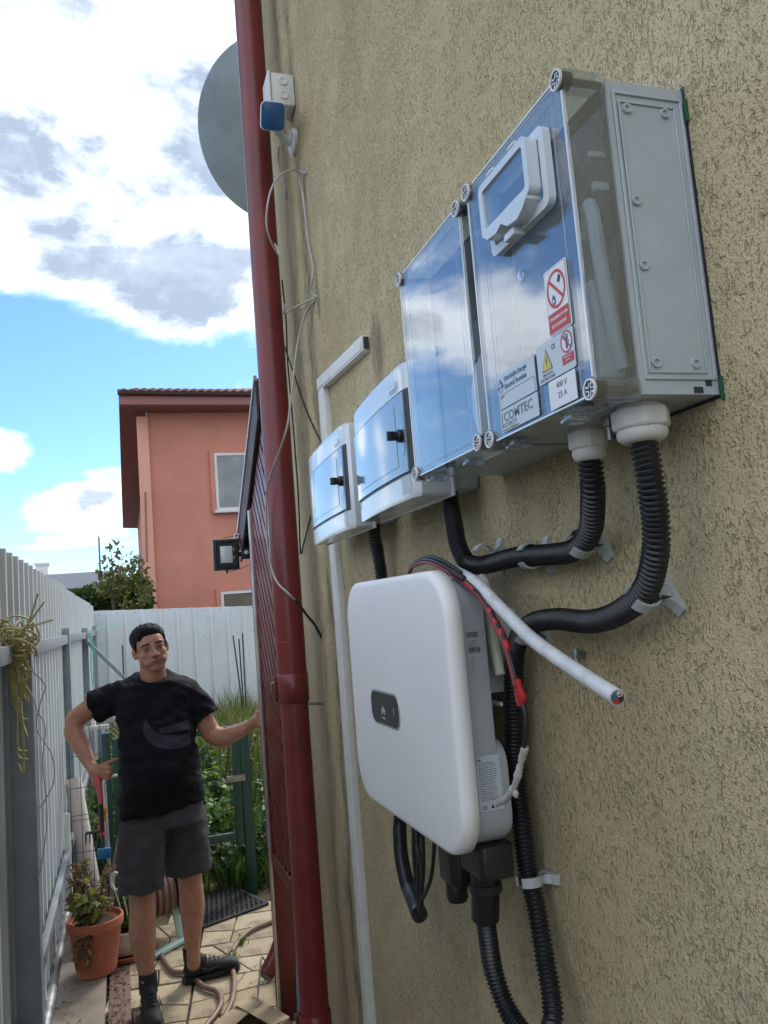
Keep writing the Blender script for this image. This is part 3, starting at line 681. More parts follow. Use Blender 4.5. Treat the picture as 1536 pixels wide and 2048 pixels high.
cable('cable', 'short pale cable going from the wall hole behind the downpipe', [(0.662, 2.493, 2.785), (0.648, 2.554, 2.796), (0.64, 2.631, 2.813), (0.62, 2.703, 2.82), (0.6, 2.765, 2.826), (0.59, 2.681, 2.81), (0.60, 2.72, 2.84), (0.63, 2.86, 2.90)], .0034, 'cable_pale')
cable('cable', 'long grey cable drooping in front of the dark red downpipe', [(0.662, 2.507, 2.787), (0.64, 2.591, 2.764), (0.61, 2.592, 2.677), (0.58, 2.546, 2.577), (0.54, 2.452, 2.44), (0.515, 2.425, 2.337), (0.505, 2.518, 2.278), (0.5, 2.642, 2.235), (0.498, 2.758, 2.186), (0.497, 2.805, 2.087), (0.498, 2.801, 1.963), (0.505, 2.734, 1.872), (0.525, 2.651, 1.826), (0.55, 2.659, 1.8)], .0036, 'cable_grey')
cable('cable_tail', 'black taped cable end entering the wall beside the downpipe', [(0.55, 2.659, 1.8), (0.575, 2.668, 1.768), (0.6, 2.711, 1.743), (0.63, 2.739, 1.71), (0.664, 2.793, 1.661)], .0046, 'cable_black')
cable('cable', 'thin black cable along the right edge of the downpipe, ending at the farther box', [(0.62, 2.843, 2.985), (0.63, 2.867, 2.84), (0.64, 2.934, 2.708), (0.645, 2.944, 2.555), (0.645, 2.934, 2.36), (0.645, 2.932, 2.171), (0.65, 2.983, 1.977), (0.652, 2.92, 2.01), (0.655, 2.70, 2.12), (0.655, 2.27, 2.12)], .003, 'cable_black')
cable('cable', 'thin black cable slanting down the wall to the top of the farther box', [(0.63, 2.932, 2.766), (0.64, 2.894, 2.685), (0.65, 2.857, 2.608), (0.655, 2.753, 2.468), (0.656, 2.55, 2.30), (0.64, 2.25, 2.19)], .003, 'cable_black')

# ------------------------------------------------------------------ cable trunking
tk = thing('cable_trunking', 'white plastic cable trunking running up the wall and bending towards the camera', 'trunking', (W, 2.47, 0))
put('vertical_duct', MB().box(W-.022, W+.002, 2.435, 2.50, .02, 2.462), 'white_plastic', tk, bevel=.002)
mb = MB().prism([(W-.022, 2.505, 2.464), (W-.022, 1.995, 2.436), (W-.022, 1.99, 2.478), (W-.022, 2.508, 2.508)], (0, 0, 0), (.024, 0, 0))
put('sloping_duct', mb, 'white_plastic', tk, bevel=.002)
put('duct_end', MB().box(W-.018, W-.003, 1.9875, 1.9885, 2.4405, 2.4735), 'ink_black', tk, sm=0)
put('lid', MB().prism([(W-.0235, 2.500, 2.472), (W-.0235, 2.003, 2.4425), (W-.0235, 1.998, 2.462), (W-.0235, 2.502, 2.494)], (0, 0, 0), (.0012, 0, 0)), 'white_plastic', tk, sm=0)
put('lid', MB().box(W-.0235, W-.0222, 2.444, 2.478, .03, 2.44), 'white_plastic', tk, sm=0)

# ------------------------------------------------------------------ two curved consumer boxes
def consumer_box(label, y0, y1, z0, z1, xf, bulge, seal):
    t = thing('distribution_box', label, 'electrical box', (W, (y0+y1)/2, z0))
    yc = (y0+y1)/2; hw = (y1-y0)/2
    xs = lambda y: xf+bulge*max(0.0, (y-y0-.06)/(y1-y0-.06))**2 + (.012*((y0+.035-y)/.035)**2 if y < y0+.035 else 0)
    n = 18; yy = [y0+(y1-y0)*i/n for i in range(n+1)]; yy = sorted(set(yy+[y0+.004, y0+.012, y1-.004, y1-.012]))
    def shell(za, zb, dx, th, ya=None, yb=None):
        q = [y for y in yy if (ya is None or y >= ya-1e-6) and (yb is None or y <= yb+1e-6)]
        f = [(xs(y)+dx, y) for y in q]; b = [(xs(y)+dx+th, y) for y in reversed(q)]
        pl_ = f+b; mb = MB(); mb.rings([[(x, y, za) for x, y in pl_], [(x, y, zb) for x, y in pl_]]); return mb
    # cover: solid body with curved front, and rounded end walls
    fr = [(xs(y), y) for y in yy]; outl = [(W-.062, y0)]+fr+[(W-.062, y1)]
    cyx = sum(x for x, y in outl)/len(outl)
    def ring(z, s_): return [(cyx+(x-cyx)*(1-s_*.6), yc+(y-yc)*(1-s_*.25), z) for x, y in outl]
    cov = put('cover', MB().rings([ring(z0, .16), ring(z0+.004, .06), ring(z0+.012, 0), ring(z1-.012, 0), ring(z1-.004, .06), ring(z1, .16)]), 'white_gloss', t, sm=28)
    put('base', MB().box(W-.0605, W, y0+.022, y1-.09, z0+.012, z1-.012), 'grey_plastic', t, bevel=.01)
    put('base_lip', MB().box(W-.070, W-.0625, y0-.003, y1+.003, z0-.003, z1+.003), 'white_gloss', t, bevel=.003)
    for k in range(7): put('vent_slot', MB().bar((W-.052, y0+.06+k*(y1-y0-.14)/6, z0+.0113), (W-.022, y0+.085+k*(y1-y0-.14)/6, z0+.0113), .006, .001), 'ink_black', t, sm=0)
    # door: smoked lift-up flap standing a little proud, dark gap all round
    da, db = z0+.050, z1-.056
    put('door_gap', shell(da-.0045, db+.0045, -.0012, .004, y0+.010, y1-.002), 'ink_black', t, sm=30)
    dr = put('door', shell(da, db, -.0042, .004, y0+.014, y1-.004), 'door_glass', t, sm=30)
    put('door_panel', shell(da+.016, db-.016, -.0052, .001, y0+.07, y1-.03), 'door_glass', dr, sm=30)
    yk = y0+.040; zk = (da+db)/2-.006; xk = xs(yk)-.0045
    put('recess', MB().rings([[(xk-.0006, yk+a*.013, zk+b*.042+.004) for a, b in [(math.cos(q*.3927), math.sin(q*.3927)) for q in range(16)]], [(xk+.002, yk+a*.013, zk+b*.042+.004) for a, b in [(math.cos(q*.3927), math.sin(q*.3927)) for q in range(16)]]]), 'clear_edge', dr)
    kn = put('lock', MB().lathe([(.0125, 0), (.0125, .008), (.009, .010), (.009, .016)], axis_m((xk, yk, zk), (-1, 0, 0)), 18), 'black_plastic', dr)
    put('lock_wing', MB().box(xk-.030, xk-.015, yk-.003, yk+.003, zk-.009, zk+.009), 'black_plastic', dr, bevel=.0015)
    zb_ = z1-.034; yb_ = y0+.08; xb = xs(yb_)
    bd = put('badge', MB().rings([[(xb-.0012+d, y, z) for y, z in rrect(yb_-.028, yb_+.028, zb_-.009, zb_+.009, .0085)] for d in (0, .006)]), 'white_gloss', cov, sm=40)
    put('badge_ring', MB().rings([[(xb-.0016+d, y, z) for y, z in rrect(yb_-.023, yb_+.023, zb_-.006, zb_+.006, .0058)] for d in (0, .004)]), 'ink_grey', bd, sm=40)
    put('badge_plate', MB().rings([[(xb-.0022+d, y, z) for y, z in rrect(yb_-.0215, yb_+.0215, zb_-.0048, zb_+.0048, .0046)] for d in (0, .004)]), 'white_gloss', bd, sm=40)
    put('tape', shell(z0+.012, z0+.050, -.0009, .001, y0+.02, y0+.075), 'grey_plastic', cov, sm=0)
    return t
m_ = boxA = consumer_box('smaller curved distribution box above the white trunking, farther from the camera', 1.862, 2.345, 1.952, 2.212, W-.125, .020, True)
boxB = consumer_box('larger curved distribution box with lever lock, beside the clear meter boxes', 1.368, 1.800, 1.957, 2.214, W-.140, .022, True)

# ------------------------------------------------------------------ clear-fronted meter boxes
def meter_box(label, y0, y1, z0, z1, main):
    t = thing('meter_box', label, 'meter box', (W, (y0+y1)/2, z0))
    xb, xf = .5535, .495
    # grey base tray: walls so the inside is real
    th = .004; b = MB()
    b.box(W-.006, W, y0, y1, z0, z1); b.box(xb, W-.0062, y0, y0+th, z0, z1); b.box(xb, W-.0062, y1-th, y1, z0, z1)
    b.box(xb, W-.0062, y0+th, y1-th, z0, z0+th); b.box(xb, W-.0062, y0+th, y1-th, z1-th, z1)
    base = put('base', b, 'grey_plastic', t, sm=30)
    if main:
        # moulded frame on the side wall: raised border, sunk panel, bosses
        s_ = MB(); ya = y0-.0025
        for q in ((.560, .6555, z1-.016, z1-.0125), (.560, .6555, z0+.0165, z0+.020), (.560, .5635, z0+.020, z1-.016), (.652, .6555, z0+.020, z1-.016)): s_.box(q[0], q[1], ya, y0-.0002, q[2], q[3])
        for q in ((.567, .6455, z1-.026, z1-.0235), (.567, .6455, z0+.024, z0+.0265), (.567, .5695, z0+.0265, z1-.026), (.643, .6455, z0+.0265, z1-.026)): s_.box(q[0], q[1], y0-.002, y0-.0002, q[2], q[3])
        put('side_moulding', s_, 'grey_plastic', base, bevel=.0006)
        for x, z in ((.578, z1-.033), (.630, z1-.033), (.576, z1-.145), (.576, z1-.222), (.577, z0+.036), (.630, z0+.036)):
            put('boss', MB().lathe([(.0062, 0), (.0058, .0034), (.0036, .0034), (.0032, .001)], axis_m((x, y0, z), (0, -1, 0)), 16), 'grey_plastic', base, sm=30)
        # dark sealing strip behind the tray, green pad at its corners
        put('wall_gasket', MB().box(W-.001, W+.0005, y0-.004, y1, z0-.004, z1+.003), 'dark_seal', t, sm=0)
        for z in (z1-.03, z0+.004): put('corner_pad', MB().box(W-.004, W+.001, y0-.007, y0-.0045, z-.012, z+.016), 'green_pad', t, sm=0)
        for q in ((.63, z0-.0004, .006), (.645, z0+.008, .004)): put('drain_hole', MB().box(q[0]-q[2], q[0]+q[2], y0-.0012, y0-.0004, q[1]+.002, q[1]+.009), 'ink_black', base, sm=0)
    # cover: clear shell
    k = .0028; c = MB()
    outer = [rrect(y0-.001, y1+.001, z0-.001, z1+.001, .008, 4), rrect(y0-.001, y1+.001, z0-.001, z1+.001, .008, 4), rrect(y0+.002, y1-.002, z0+.002, z1-.002, .007, 4)]
    inner = rrect(y0+k, y1-k, z0+k, z1-k, .006, 4)
    c.rings([[(xb-.001, y, z) for y, z in outer[0]], [(xf+.003, y, z) for y, z in outer[1]], [(xf, y, z) for y, z in outer[2]]], False, True)
    c.rings([[(xb-.001, y, z) for y, z in inner], [(xf+k, y, z) for y, z in inner]], False, True)
    cov = put('cover', c, 'clear_cover', t, sm=35)
    e = MB()                                                     # ground edges of the shell catch the light
    for (ya, yb, za, zb_) in ((y0, y0+.0022, z0+.02, z1-.02), (y1-.0022, y1, z0+.02, z1-.02)): e.box(xf-.0008, xf+.0012, ya, yb, za, zb_)
    for (za, zb_) in ((z0, z0+.0022), (z1-.0022, z1)): e.box(xf-.0008, xf+.0012, y0+.02, y1-.02, za, zb_)
    put('rim', e, 'rim_bright', cov, sm=0)
    put('seal', MB().box(xb-.0045, xb-.0005, y0+.0045, y0+.008, z0+.006, z1-.006).box(xb-.0045, xb-.0005, y1-.008, y1-.0045, z0+.006, z1-.006).box(xb-.0045, xb-.0005, y0+.008, y1-.008, z0+.0045, z0+.008).box(xb-.0045, xb-.0005, y0+.008, y1-.008, z1-.008, z1-.0045), 'dark_seal', cov, sm=0)
    fl = MB()                                                    # moulded line of the raised field
    ga, gb, gc, gd = y0+.024, y1-.036, z0+.012, z1-.022
    for q in ((ga, gb, gc, gc+.0014), (ga, gb, gd-.0014, gd), (ga, ga+.0014, gc+.0014, gd-.0014), (gb-.0014, gb, gc+.0014, gd-.0014)): fl.box(xf-.0007, xf+.0004, *q)
    put('moulded_line', fl, 'clear_edge', cov, sm=0)
    # corner screws in clear bosses
    for yy, zz in ((y0+.004, z0+.006), (y0+.004, z1-.006), (y1-.004, z0+.006), (y1-.004, z1-.006)):
        put('screw_boss', MB().lathe([(.0135, 0), (.0135, .050), (.012, .056)], axis_m((xf+.054, yy, zz), (-1, 0, 0)), 24, False, False), 'clear_edge', cov, sm=40)
        sc = put('cover_screw', MB().lathe([(.0045, 0), (.0045, .040), (.0105, .042), (.0105, .0575)], axis_m((xf+.054, yy, zz), (-1, 0, 0)), 24), 'black_plastic', cov, sm=40)
        put('ring', MB().lathe([(.0118, .0562), (.0118, .0590), (.0098, .0590), (.0098, .0575)], axis_m((xf+.054, yy, zz), (-1, 0, 0)), 24, False, False), 'label_white', cov, sm=40)
        cr = MB()
        for q in range(4):
            a = R(8+90*q); u = Vector((0, math.cos(a), math.sin(a))); v = Vector((0, -math.sin(a), math.cos(a))); o_ = Vector((xf-.0040, yy, zz))
            P = [o_+u*.0022+v*.0012, o_+u*.0080+v*.0012, o_+u*.0080+v*.0040, o_+u*.0056+v*.0040, o_+u*.0056+v*.0024, o_+u*.0022+v*.0024]
            cr.prism(P, (0, 0, 0), (.001, 0, 0))
            P = [o_+u*.0022-v*.0012, o_+u*.0080-v*.0012, o_+u*.0080-v*.0024, o_+u*.0022-v*.0024]
            cr.prism(P, (0, 0, 0), (.001, 0, 0))
        put('slot_cross', cr, 'label_white', cov, sm=0)
    # latch tabs under the cover
    for yy in (y0+.085, y1-.03): put('latch', MB().box(xf+.012, xf+.04, yy-.012, yy+.012, z0-.012, z0-.0012), 'clear_edge', cov, bevel=.002)
    put('plug', MB().lathe([(.0085, 0), (.0085, .0012), (.007, .0018)], axis_m((xf, (y0+y1)/2+(.0 if main else .0), (z0+z1)/2+.001), (-1, 0, 0)), 20), 'clear_edge', cov)
    return t, cov, base
mbox, mcov, mbase = meter_box('large clear-fronted meter box with warning stickers and a grey side', .737, .999, 1.974, 2.345, True)
sbox, scov, sbase = meter_box('narrower clear-fronted meter box without stickers, left of the one with stickers', 1.030, 1.297, 1.978, 2.340, False)
# dark joint between the boxes
put('joint_strip', MB().box(.510, W-.001, 1.003, 1.026, 1.985, 2.335), 'ink_black', mbox, sm=0)

# contents of the boxes
def inside(t, items):
    for nm, mb, m, bv in items: put(nm, mb, m, t, bevel=bv, sm=30)
inside(mbox, [('mounting_plate', MB().box(W-.020, W-.014, .755, .995, 1.99, 2.33), 'meter_grey', .001),
    ('meter', MB().box(.575, W-.021, .80, .96, 2.13, 2.31), 'meter_body', .012),
    ('terminal_cover', MB().box(.585, W-.021, .80, .96, 2.06, 2.127), 'meter_grey', .006),
    ('breaker', MB().box(.59, W-.021, .785, .865, 1.985, 2.05), 'meter_body', .004),
    ('inner_frame', MB().box(.565, .575, .745, .760, 2.0, 2.12).box(.562, .572, .742, .75, 2.12, 2.32), 'meter_grey', .003),
    ('wiring', MB().tube(spline([(.60, .765, 2.30), (.585, .758, 2.24), (.59, .76, 2.18), (.60, .765, 2.10), (.60, .78, 2.03), (.60, .80, 2.0)], .01), .0055, 8).tube(spline([(.61, .775, 2.31), (.595, .765, 2.22), (.60, .77, 2.12), (.605, .775, 2.02)], .01), .0045, 8), 'black_plastic', 0),
    ('brown_wire', MB().tube(spline([(.605, .77, 2.22), (.575, .757, 2.16), (.575, .756, 2.08), (.59, .77, 2.0)], .01), .0045, 8), 'brown_wire', 0),
    ('apparatus_plate', MB().box(.5565, .5595, .752, .990, 1.995, 2.325), 'meter_grey', .001),
    ('white_sleeve', MB().tube(spline([(.552, .80, 2.185), (.535, .768, 2.205), (.528, .752, 2.185), (.530, .750, 2.12), (.540, .755, 2.05), (.550, .76, 2.01)], .01), .0085, 10), 'grey_plastic', 0),
    ('grey_duct', MB().box(.522, .5565, .760, .775, 2.0, 2.115), 'grey_plastic', .003),
    ('terminal_rail', MB().box(.530, .5565, .746, .752, 2.215, 2.225).box(.530, .5565, .746, .752, 2.255, 2.262), 'grey_plastic', .001)])
inside(sbox, [('mounting_plate', MB().box(W-.020, W-.014, 1.04, 1.28, 1.99, 2.32), 'meter_grey', .001),
    ('meter_dome', MB().lathe([(.0, .030), (.04, .028), (.075, .018), (.088, .0), (.088, -.03)], axis_m((.585, 1.125, 2.082), (-1, 0, 0)), 40, True, True), 'label_white', 0),
    ('breaker', MB().box(.58, W-.021, 1.05, 1.12, 1.985, 2.0), 'meter_body', .002),
    ('terminal_block', MB().box(.60, W-.021, 1.07, 1.25, 2.17, 2.24), 'meter_body', .004)])

# hinged reading window on the large cover
def yzframe(x0, x1, y0, y1, z0, z1, t_, r, m, parent, name, ri=None):
    o_ = rrect(y0, y1, z0, z1, r, 5); i_ = rrect(y0+t_, y1-t_, z0+t_, z1-t_, max(.002, r-t_*.5), 5); n = len(o_)
    mb = MB(); vs = [(x0, *p) for p in o_]+[(x0, *p) for p in i_]+[(x1, *p) for p in o_]+[(x1, *p) for p in i_]
    fs = []
    for k in range(n):
        j = (k+1) % n
        fs += [(k, j, n+j, n+k), (2*n+k, 3*n+k, 3*n+j, 2*n+j), (k, 2*n+k, 2*n+j, j), (n+k, n+j, 3*n+j, 3*n+k)]
    mb.raw(vs, fs); return put(name, mb, m, parent, sm=35)
rw = yzframe(.484, .4935, .768, .920, 2.206, 2.305, .012, .012, 'clear_frost', mcov, 'reading_window')
yzframe(.468, .4838, .782, .912, 2.226, 2.298, .010, .010, 'clear_frost', rw, 'flap_frame')
put('flap_pane', MB().rings([[(x, *p) for p in rrect(.791, .903, 2.235, 2.289, .006, 4)] for x in (.4705, .4725)]), 'clear_cover', rw, sm=35)
lat = MB(); lat.rings([[(x, y, z) for y, z in ((.905, 2.228), (.895, 2.2195), (.87, 2.217), (.855, 2.222), (.840, 2.212), (.815, 2.208), (.80, 2.214), (.79, 2.222), (.79, 2.2265), (.905, 2.2325))] for x in (.466, .4865)])
put('flap_latch', lat, 'clear_frost', rw, sm=20)
put('flap_latch', MB().box(.471, .489, .835, .862, 2.200, 2.2105), 'clear_frost', rw, bevel=.003)
for yy in (.815, .875): put('hinge', MB().tube([(.470, yy-.008, 2.301), (.470, yy+.008, 2.301)], .003, 10), 'clear_frost', rw)

# ------------------------------------------------------------------ stickers and lettering (viewer's right is towards -y)
XS = .4928
def disc(name, y, z, ry, rz_, m, parent, x, ring=None, seg=32):
    a = [(math.cos(2*math.pi*k/seg), math.sin(2*math.pi*k/seg)) for k in range(seg)]; mb = MB()
    o_ = [(x, y+c*ry, z+s_*rz_) for c, s_ in a]
    if ring: i_ = [(x, y+c*(ry-ring), z+s_*(rz_-ring)) for c, s_ in a]; mb.raw(o_+i_, [(k, (k+1) % seg, seg+(k+1) % seg, seg+k) for k in range(seg)])
    else: mb.raw(o_, [tuple(range(seg))])
    return put(name, mb, m, parent, sm=0)
def plate(name, y0, y1, z0, z1, m, parent, x=XS, r=.003, th=.0008):
    return put(name, MB().rings([[(x+d, *p) for p in rrect(y0, y1, z0, z1, r, 3)] for d in (0, th)]), m, parent, sm=0)
def poly(name, pts, m, parent, x): return put(name, MB().raw([(x, y, z) for y, z in pts], [tuple(range(len(pts)))]), m, parent, sm=0)
def word(s_, size, y, z, m, parent, x=XS-.0003, align='LEFT', bold=False, xs=1.0, shear=0.0):
    return put('lettering', text_mesh(s_, size, (x, y, z), (0, -1, 0), (0, 0, 1), .0003, align, bold, xs, 2, shear), m, parent, sm=0)
X1 = XS-.0002; X2 = XS-.0004; X3 = XS-.0006
s1 = plate('sticker', .763, .813, 2.0615, 2.1405, 'label_white', mcov); s1['label'] = 'no water fire fighting sticker with red ring and red text field'
plate('edge_line', .7645, .8115, 2.063, 2.139, 'ink_grey', s1, X1, .0025, .0001); plate('field', .7652, .8108, 2.0637, 2.1383, 'label_white', s1, X2, .0025, .0001)
disc('ring', .788, 2.1125, .0205, .0225, 'ink_red', s1, X3, .0036)
poly('bar', [(.804, 2.1255), (.8015, 2.1283), (.772, 2.0995), (.7745, 2.0967)], 'ink_red', s1, X3-.0002)
poly('bucket', [(.780, 2.128), (.7755, 2.1235), (.7795, 2.1165), (.7845, 2.1205)], 'ink_black', s1, X3-.0001)
poly('flame', [(.7975, 2.0965), (.7985, 2.1035), (.7955, 2.1085), (.7945, 2.1045), (.7925, 2.1065), (.7905, 2.0985), (.792, 2.0955)], 'ink_black', s1, X3-.0001)
poly('flame_core', [(.7963, 2.0982), (.7967, 2.1015), (.7945, 2.1030), (.7930, 2.0990), (.7938, 2.0972)], 'label_white', s1, X3-.0002)
plate('text_field', .7655, .8105, 2.0645, 2.0875, 'ink_red', s1, X3, .0015, .0001)
word('STINGEREA CU APA', .0052, .788, 2.0785, 'label_white', s1, X3-.0002, 'CENTER', True, .86)
word('ESTE INTERZISĂ', .0052, .788, 2.0695, 'label_white', s1, X3-.0002, 'CENTER', True, .86)
s2 = plate('sticker', .764, .848, 2.0135, 2.0605, 'label_clear', mcov); s2['label'] = 'electrocution warning sticker with yellow triangle'
tri = [(.838, 2.0265), (.813, 2.0265), (.8255, 2.0530)]; poly('triangle', tri, 'ink_black', s2, X1)
poly('triangle_field', [(.8362, 2.0275), (.8148, 2.0275), (.8255, 2.0505)], 'ink_yellow', s2, X2)
poly('bolt', [(.8245, 2.0435), (.8275, 2.0368), (.8255, 2.0368), (.8268, 2.0302), (.8232, 2.0382), (.8252, 2.0382), (.8230, 2.0435)], 'ink_black', s2, X3)
word('CE', .0085, .8125, 2.0475, 'ink_black', s2, X1, 'LEFT', False, .85)
disc('ring_field', .7785, 2.0465, .0120, .0125, 'label_white', s2, X1); disc('ring', .7785, 2.0465, .0122, .0128, 'ink_red', s2, X3, .0019)
hand = MB()
for a, b in (((.7800, 2.0470), (.7830, 2.0545)), ((.7788, 2.0470), (.7800, 2.0562)), ((.7775, 2.0470), (.7770, 2.0558)), ((.7764, 2.0465), (.7742, 2.0540)), ((.7770, 2.0430), (.7725, 2.0470))):
    d = Vector((0, b[0]-a[0], b[1]-a[1])).normalized(); n_ = Vector((0, -d.z, d.y))*.0008
    p0, p1 = Vector((X2, *a)), Vector((X2, *b)); hand.raw([p0-n_, p0+n_, p1+n_, p1-n_], [(0, 1, 2, 3)])
hand.raw([(X2, .7806, 2.0478), (X2, .7812, 2.0420), (X2, .7795, 2.0375), (X2, .7765, 2.0375), (X2, .7755, 2.0430), (X2, .7760, 2.0475)], [(0, 1, 2, 3, 4, 5)])
put('hand_sign', hand, 'ink_blue', s2, sm=0)
poly('bar', [(.7872, 2.0540), (.7858, 2.0556), (.7700, 2.0392), (.7714, 2.0376)], 'ink_red', s2, X3)
plate('text_field', .766, .791, 2.0215, 2.0325, 'ink_red', s2, X1, .0008, .0001)
word('NU ATINGEȚI', .0030, .7785, 2.0284, 'label_white', s2, X3, 'CENTER', False, .9); word('PERICOL', .0030, .7785, 2.0244, 'label_white', s2, X3, 'CENTER', False, .9)
word('PERICOL DE', .0050, .8255, 2.0210, 'ink_grey', s2, X1, 'CENTER', False, .85); word('ELECTROCUTARE', .0050, .8265, 2.0160, 'ink_grey', s2, X1, 'CENTER', False, .85)
s3 = plate('sticker', .767, .826, 1.9775, 2.0115, 'label_white', mcov, XS-.0009, .001); s3['label'] = 'white sticker reading 400 V 25 A'
word('400 V', .0098, .7965, 1.9998, 'ink_grey', s3, XS-.0012, 'CENTER'); word('25 A', .0098, .7965, 1.9880, 'ink_grey', s3, XS-.0012, 'CENTER')
s4 = plate('sticker', .855, .957, 2.0105, 2.0575, 'label_clear', mcov, XS, .002); s4['label'] = 'pale sticker of the power distribution company'
disc('emblem', .948, 2.0410, .0070, .0078, 'ink_blue', s4, X1, .0014)
poly('emblem_stroke', [(.9575, 2.0385), (.9575, 2.0405), (.939, 2.0415), (.939, 2.0400)], 'ink_blue', s4, X2)
poly('emblem_stroke', [(.951, 2.0500), (.948, 2.0520), (.941, 2.0380), (.9428, 2.0375)], 'ink_blue', s4, X2)
word('Distribuție Energie', .0092, .9375, 2.0455, 'ink_blue', s4, X1, 'LEFT', True, .90); word('Electrică România', .0092, .9375, 2.0350, 'ink_blue', s4, X1, 'LEFT', True, .90)
fr_ = MB()
for q in ((.858, .954, 2.0298, 2.0303), (.858, .954, 2.0108, 2.0113), (.858, .8585, 2.0113, 2.0298), (.9535, .954, 2.0113, 2.0298)): fr_.box(X2, X1, *q)
put('ruled_box', fr_, 'ink_grey', s4, sm=0); word('AJ.MFT', .0038, .951, 2.0252, 'ink_grey', s4, X1)
s5 = plate('sticker', .855, .957, 1.9800, 2.0095, 'label_clear', mcov, XS, .002); s5['label'] = 'manufacturer sticker with large serif lettering'
word('COMTEC', .0172, .9475, 1.9932, 'ink_grey', s5, X1, 'LEFT', True, 1.12); word('BUCUREȘTI', .0085, .9545, 1.9855, 'ink_grey', s5, X1, 'LEFT', False, .92)
poly('flourish', [(.9548, 1.9925), (.9525, 2.0062), (.9485, 2.0068), (.9505, 2.0045), (.9518, 1.9925)], 'ink_grey', s5, X1)
word('www.comtec.ro  office@comtec.ro', .0036, .9545, 1.9815, 'ink_grey', s5, X1, 'LEFT', False, .9)

# ------------------------------------------------------------------ glands under the large box
def gland(x, y, z, r, parent):
    g = put('cable_gland', MB().lathe([(r*.80, z+.006), (r*.80, z-.003)], Matrix.Translation((x, y, 0)) @ Matrix.Identity(4), 24), 'white_plastic', parent, sm=30)
    put('hex_nut', MB().lathe([(r*.96, z-.003), (r*1.03, z-.006), (r*1.03, z-.024), (r*.96, z-.027)], Matrix.Translation((x, y, 0)) @ Matrix.Rotation(.35, 4, 'Z'), 8), 'white_plastic', g, bevel=.0012)
    put('dome_nut', MB().lathe([(r*.86, z-.0271), (r*.90, z-.031), (r*.86, z-.037), (r*.74, z-.041), (r*.60, z-.043)], Matrix.Translation((x, y, 0)), 28), 'white_plastic', g, sm=50)
gland(.588, .790, 1.973, .033, mbox); gland(.588, .9035, 1.973, .025, mbox)
bt = put('earth_bolt', MB().tube([(.580, .842, 1.974), (.580, .842, 1.945)], .0035, 10), 'screw_steel', mbox)
put('nut', MB().lathe([(.0085, 1.9735), (.0085, 1.9705), (.0065, 1.9705), (.0065, 1.9655), (.0080, 1.9655), (.0080, 1.9625)], Matrix.Translation((.580, .842, 0)), 12), 'screw_steel', bt, sm=0)

# ------------------------------------------------------------------ corrugated conduits
def conduit(label, pts, r=.0168, pitch=.0066, smooth_from=None, seg=20):
    c = spline(pts, pitch/4); n = len(c); rad = []
    for i in range(n):
        ph = i % 4; rad.append((r, r*.975, r*.80, r*.80)[ph])
    o = put('conduit', MB().tube(c, rad, seg), 'black_rubber', sm=70); return tag(o, label, 'conduit')
conduit('thick black corrugated conduit looping from the large white gland down past the inverter', [(0.588, 0.790, 1.940), (0.59, 0.788, 1.886), (0.6, 0.8, 1.84), (0.605, 0.815, 1.8), (0.612, 0.852, 1.759), (0.618, 0.919, 1.732), (0.62, 0.996, 1.72), (0.62, 1.092, 1.724), (0.62, 1.173, 1.715), (0.62, 1.227, 1.682), (0.62, 1.252, 1.613), (0.62, 1.262, 1.548), (0.62, 1.274, 1.474), (0.62, 1.270, 1.373), (0.62, 1.265, 1.307), (0.62, 1.247, 1.259), (0.615, 1.222, 1.182), (0.61, 1.204, 1.147), (0.6, 1.188, 1.115), (0.59, 1.198, 1.085), (0.58, 1.225, 1.073), (0.572, 1.262, 1.085), (0.566, 1.290, 1.112), (0.56, 1.306, 1.155), (0.556, 1.306, 1.205), (0.552, 1.300, 1.245)])
conduit('black corrugated conduit hanging between the small gland and the larger distribution box', [(0.588, 0.9035, 1.940), (0.595, 0.915, 1.9), (0.605, 0.936, 1.872), (0.615, 0.96, 1.849), (0.62, 0.99, 1.831), (0.622, 1.03, 1.821), (0.622, 1.085, 1.821), (0.622, 1.142, 1.824), (0.622, 1.207, 1.826), (0.62, 1.276, 1.823), (0.61, 1.317, 1.821), (0.603, 1.352, 1.828), (0.60, 1.372, 1.846), (0.60, 1.388, 1.87), (0.605, 1.405, 1.904), (0.61, 1.425, 1.94), (0.612, 1.432, 1.972)])
conduit('black corrugated conduit from the smaller distribution box, passing behind the inverter', [(0.612, 1.93, 1.966), (0.612, 1.928, 1.93), (0.622, 1.940, 1.88), (0.628, 1.944, 1.8), (0.630, 1.935, 1.6), (0.628, 1.925, 1.4), (0.615, 1.915, 1.26), (0.600, 1.880, 1.215), (0.59, 1.848, 1.183), (0.58, 1.796, 1.153), (0.572, 1.740, 1.138)])
ce = thing('cable_bundle', 'thin black cables coming out of a conduit end under the inverter', 'cable', (.565, 1.7, 1.12))
put('end_cap', MB().tube(spline([(0.575, 1.760, 1.1425), (0.570, 1.722, 1.134), (0.566, 1.690, 1.122), (0.563, 1.672, 1.121)], .012), .0172, 16), 'black_rubber', ce)
for k, (dy, dz, b_) in enumerate(((-.02, .255, -.03), (-.085, .235, -.012), (-.075, .255, .014), (-.16, .24, -.02), (-.04, .25, .02))):
    put('cable', MB().tube(spline([(.566, 1.70, 1.127), (.560, 1.665, 1.125+.004*k), (.555, 1.640+b_*.4, 1.16), (.552, 1.645+dy*.5+b_, 1.24), (.552, 1.66+dy, 1.12+dz), (.552, 1.66+dy, 1.20+dz)], .01), .0042, 8), 'cable_black', ce)

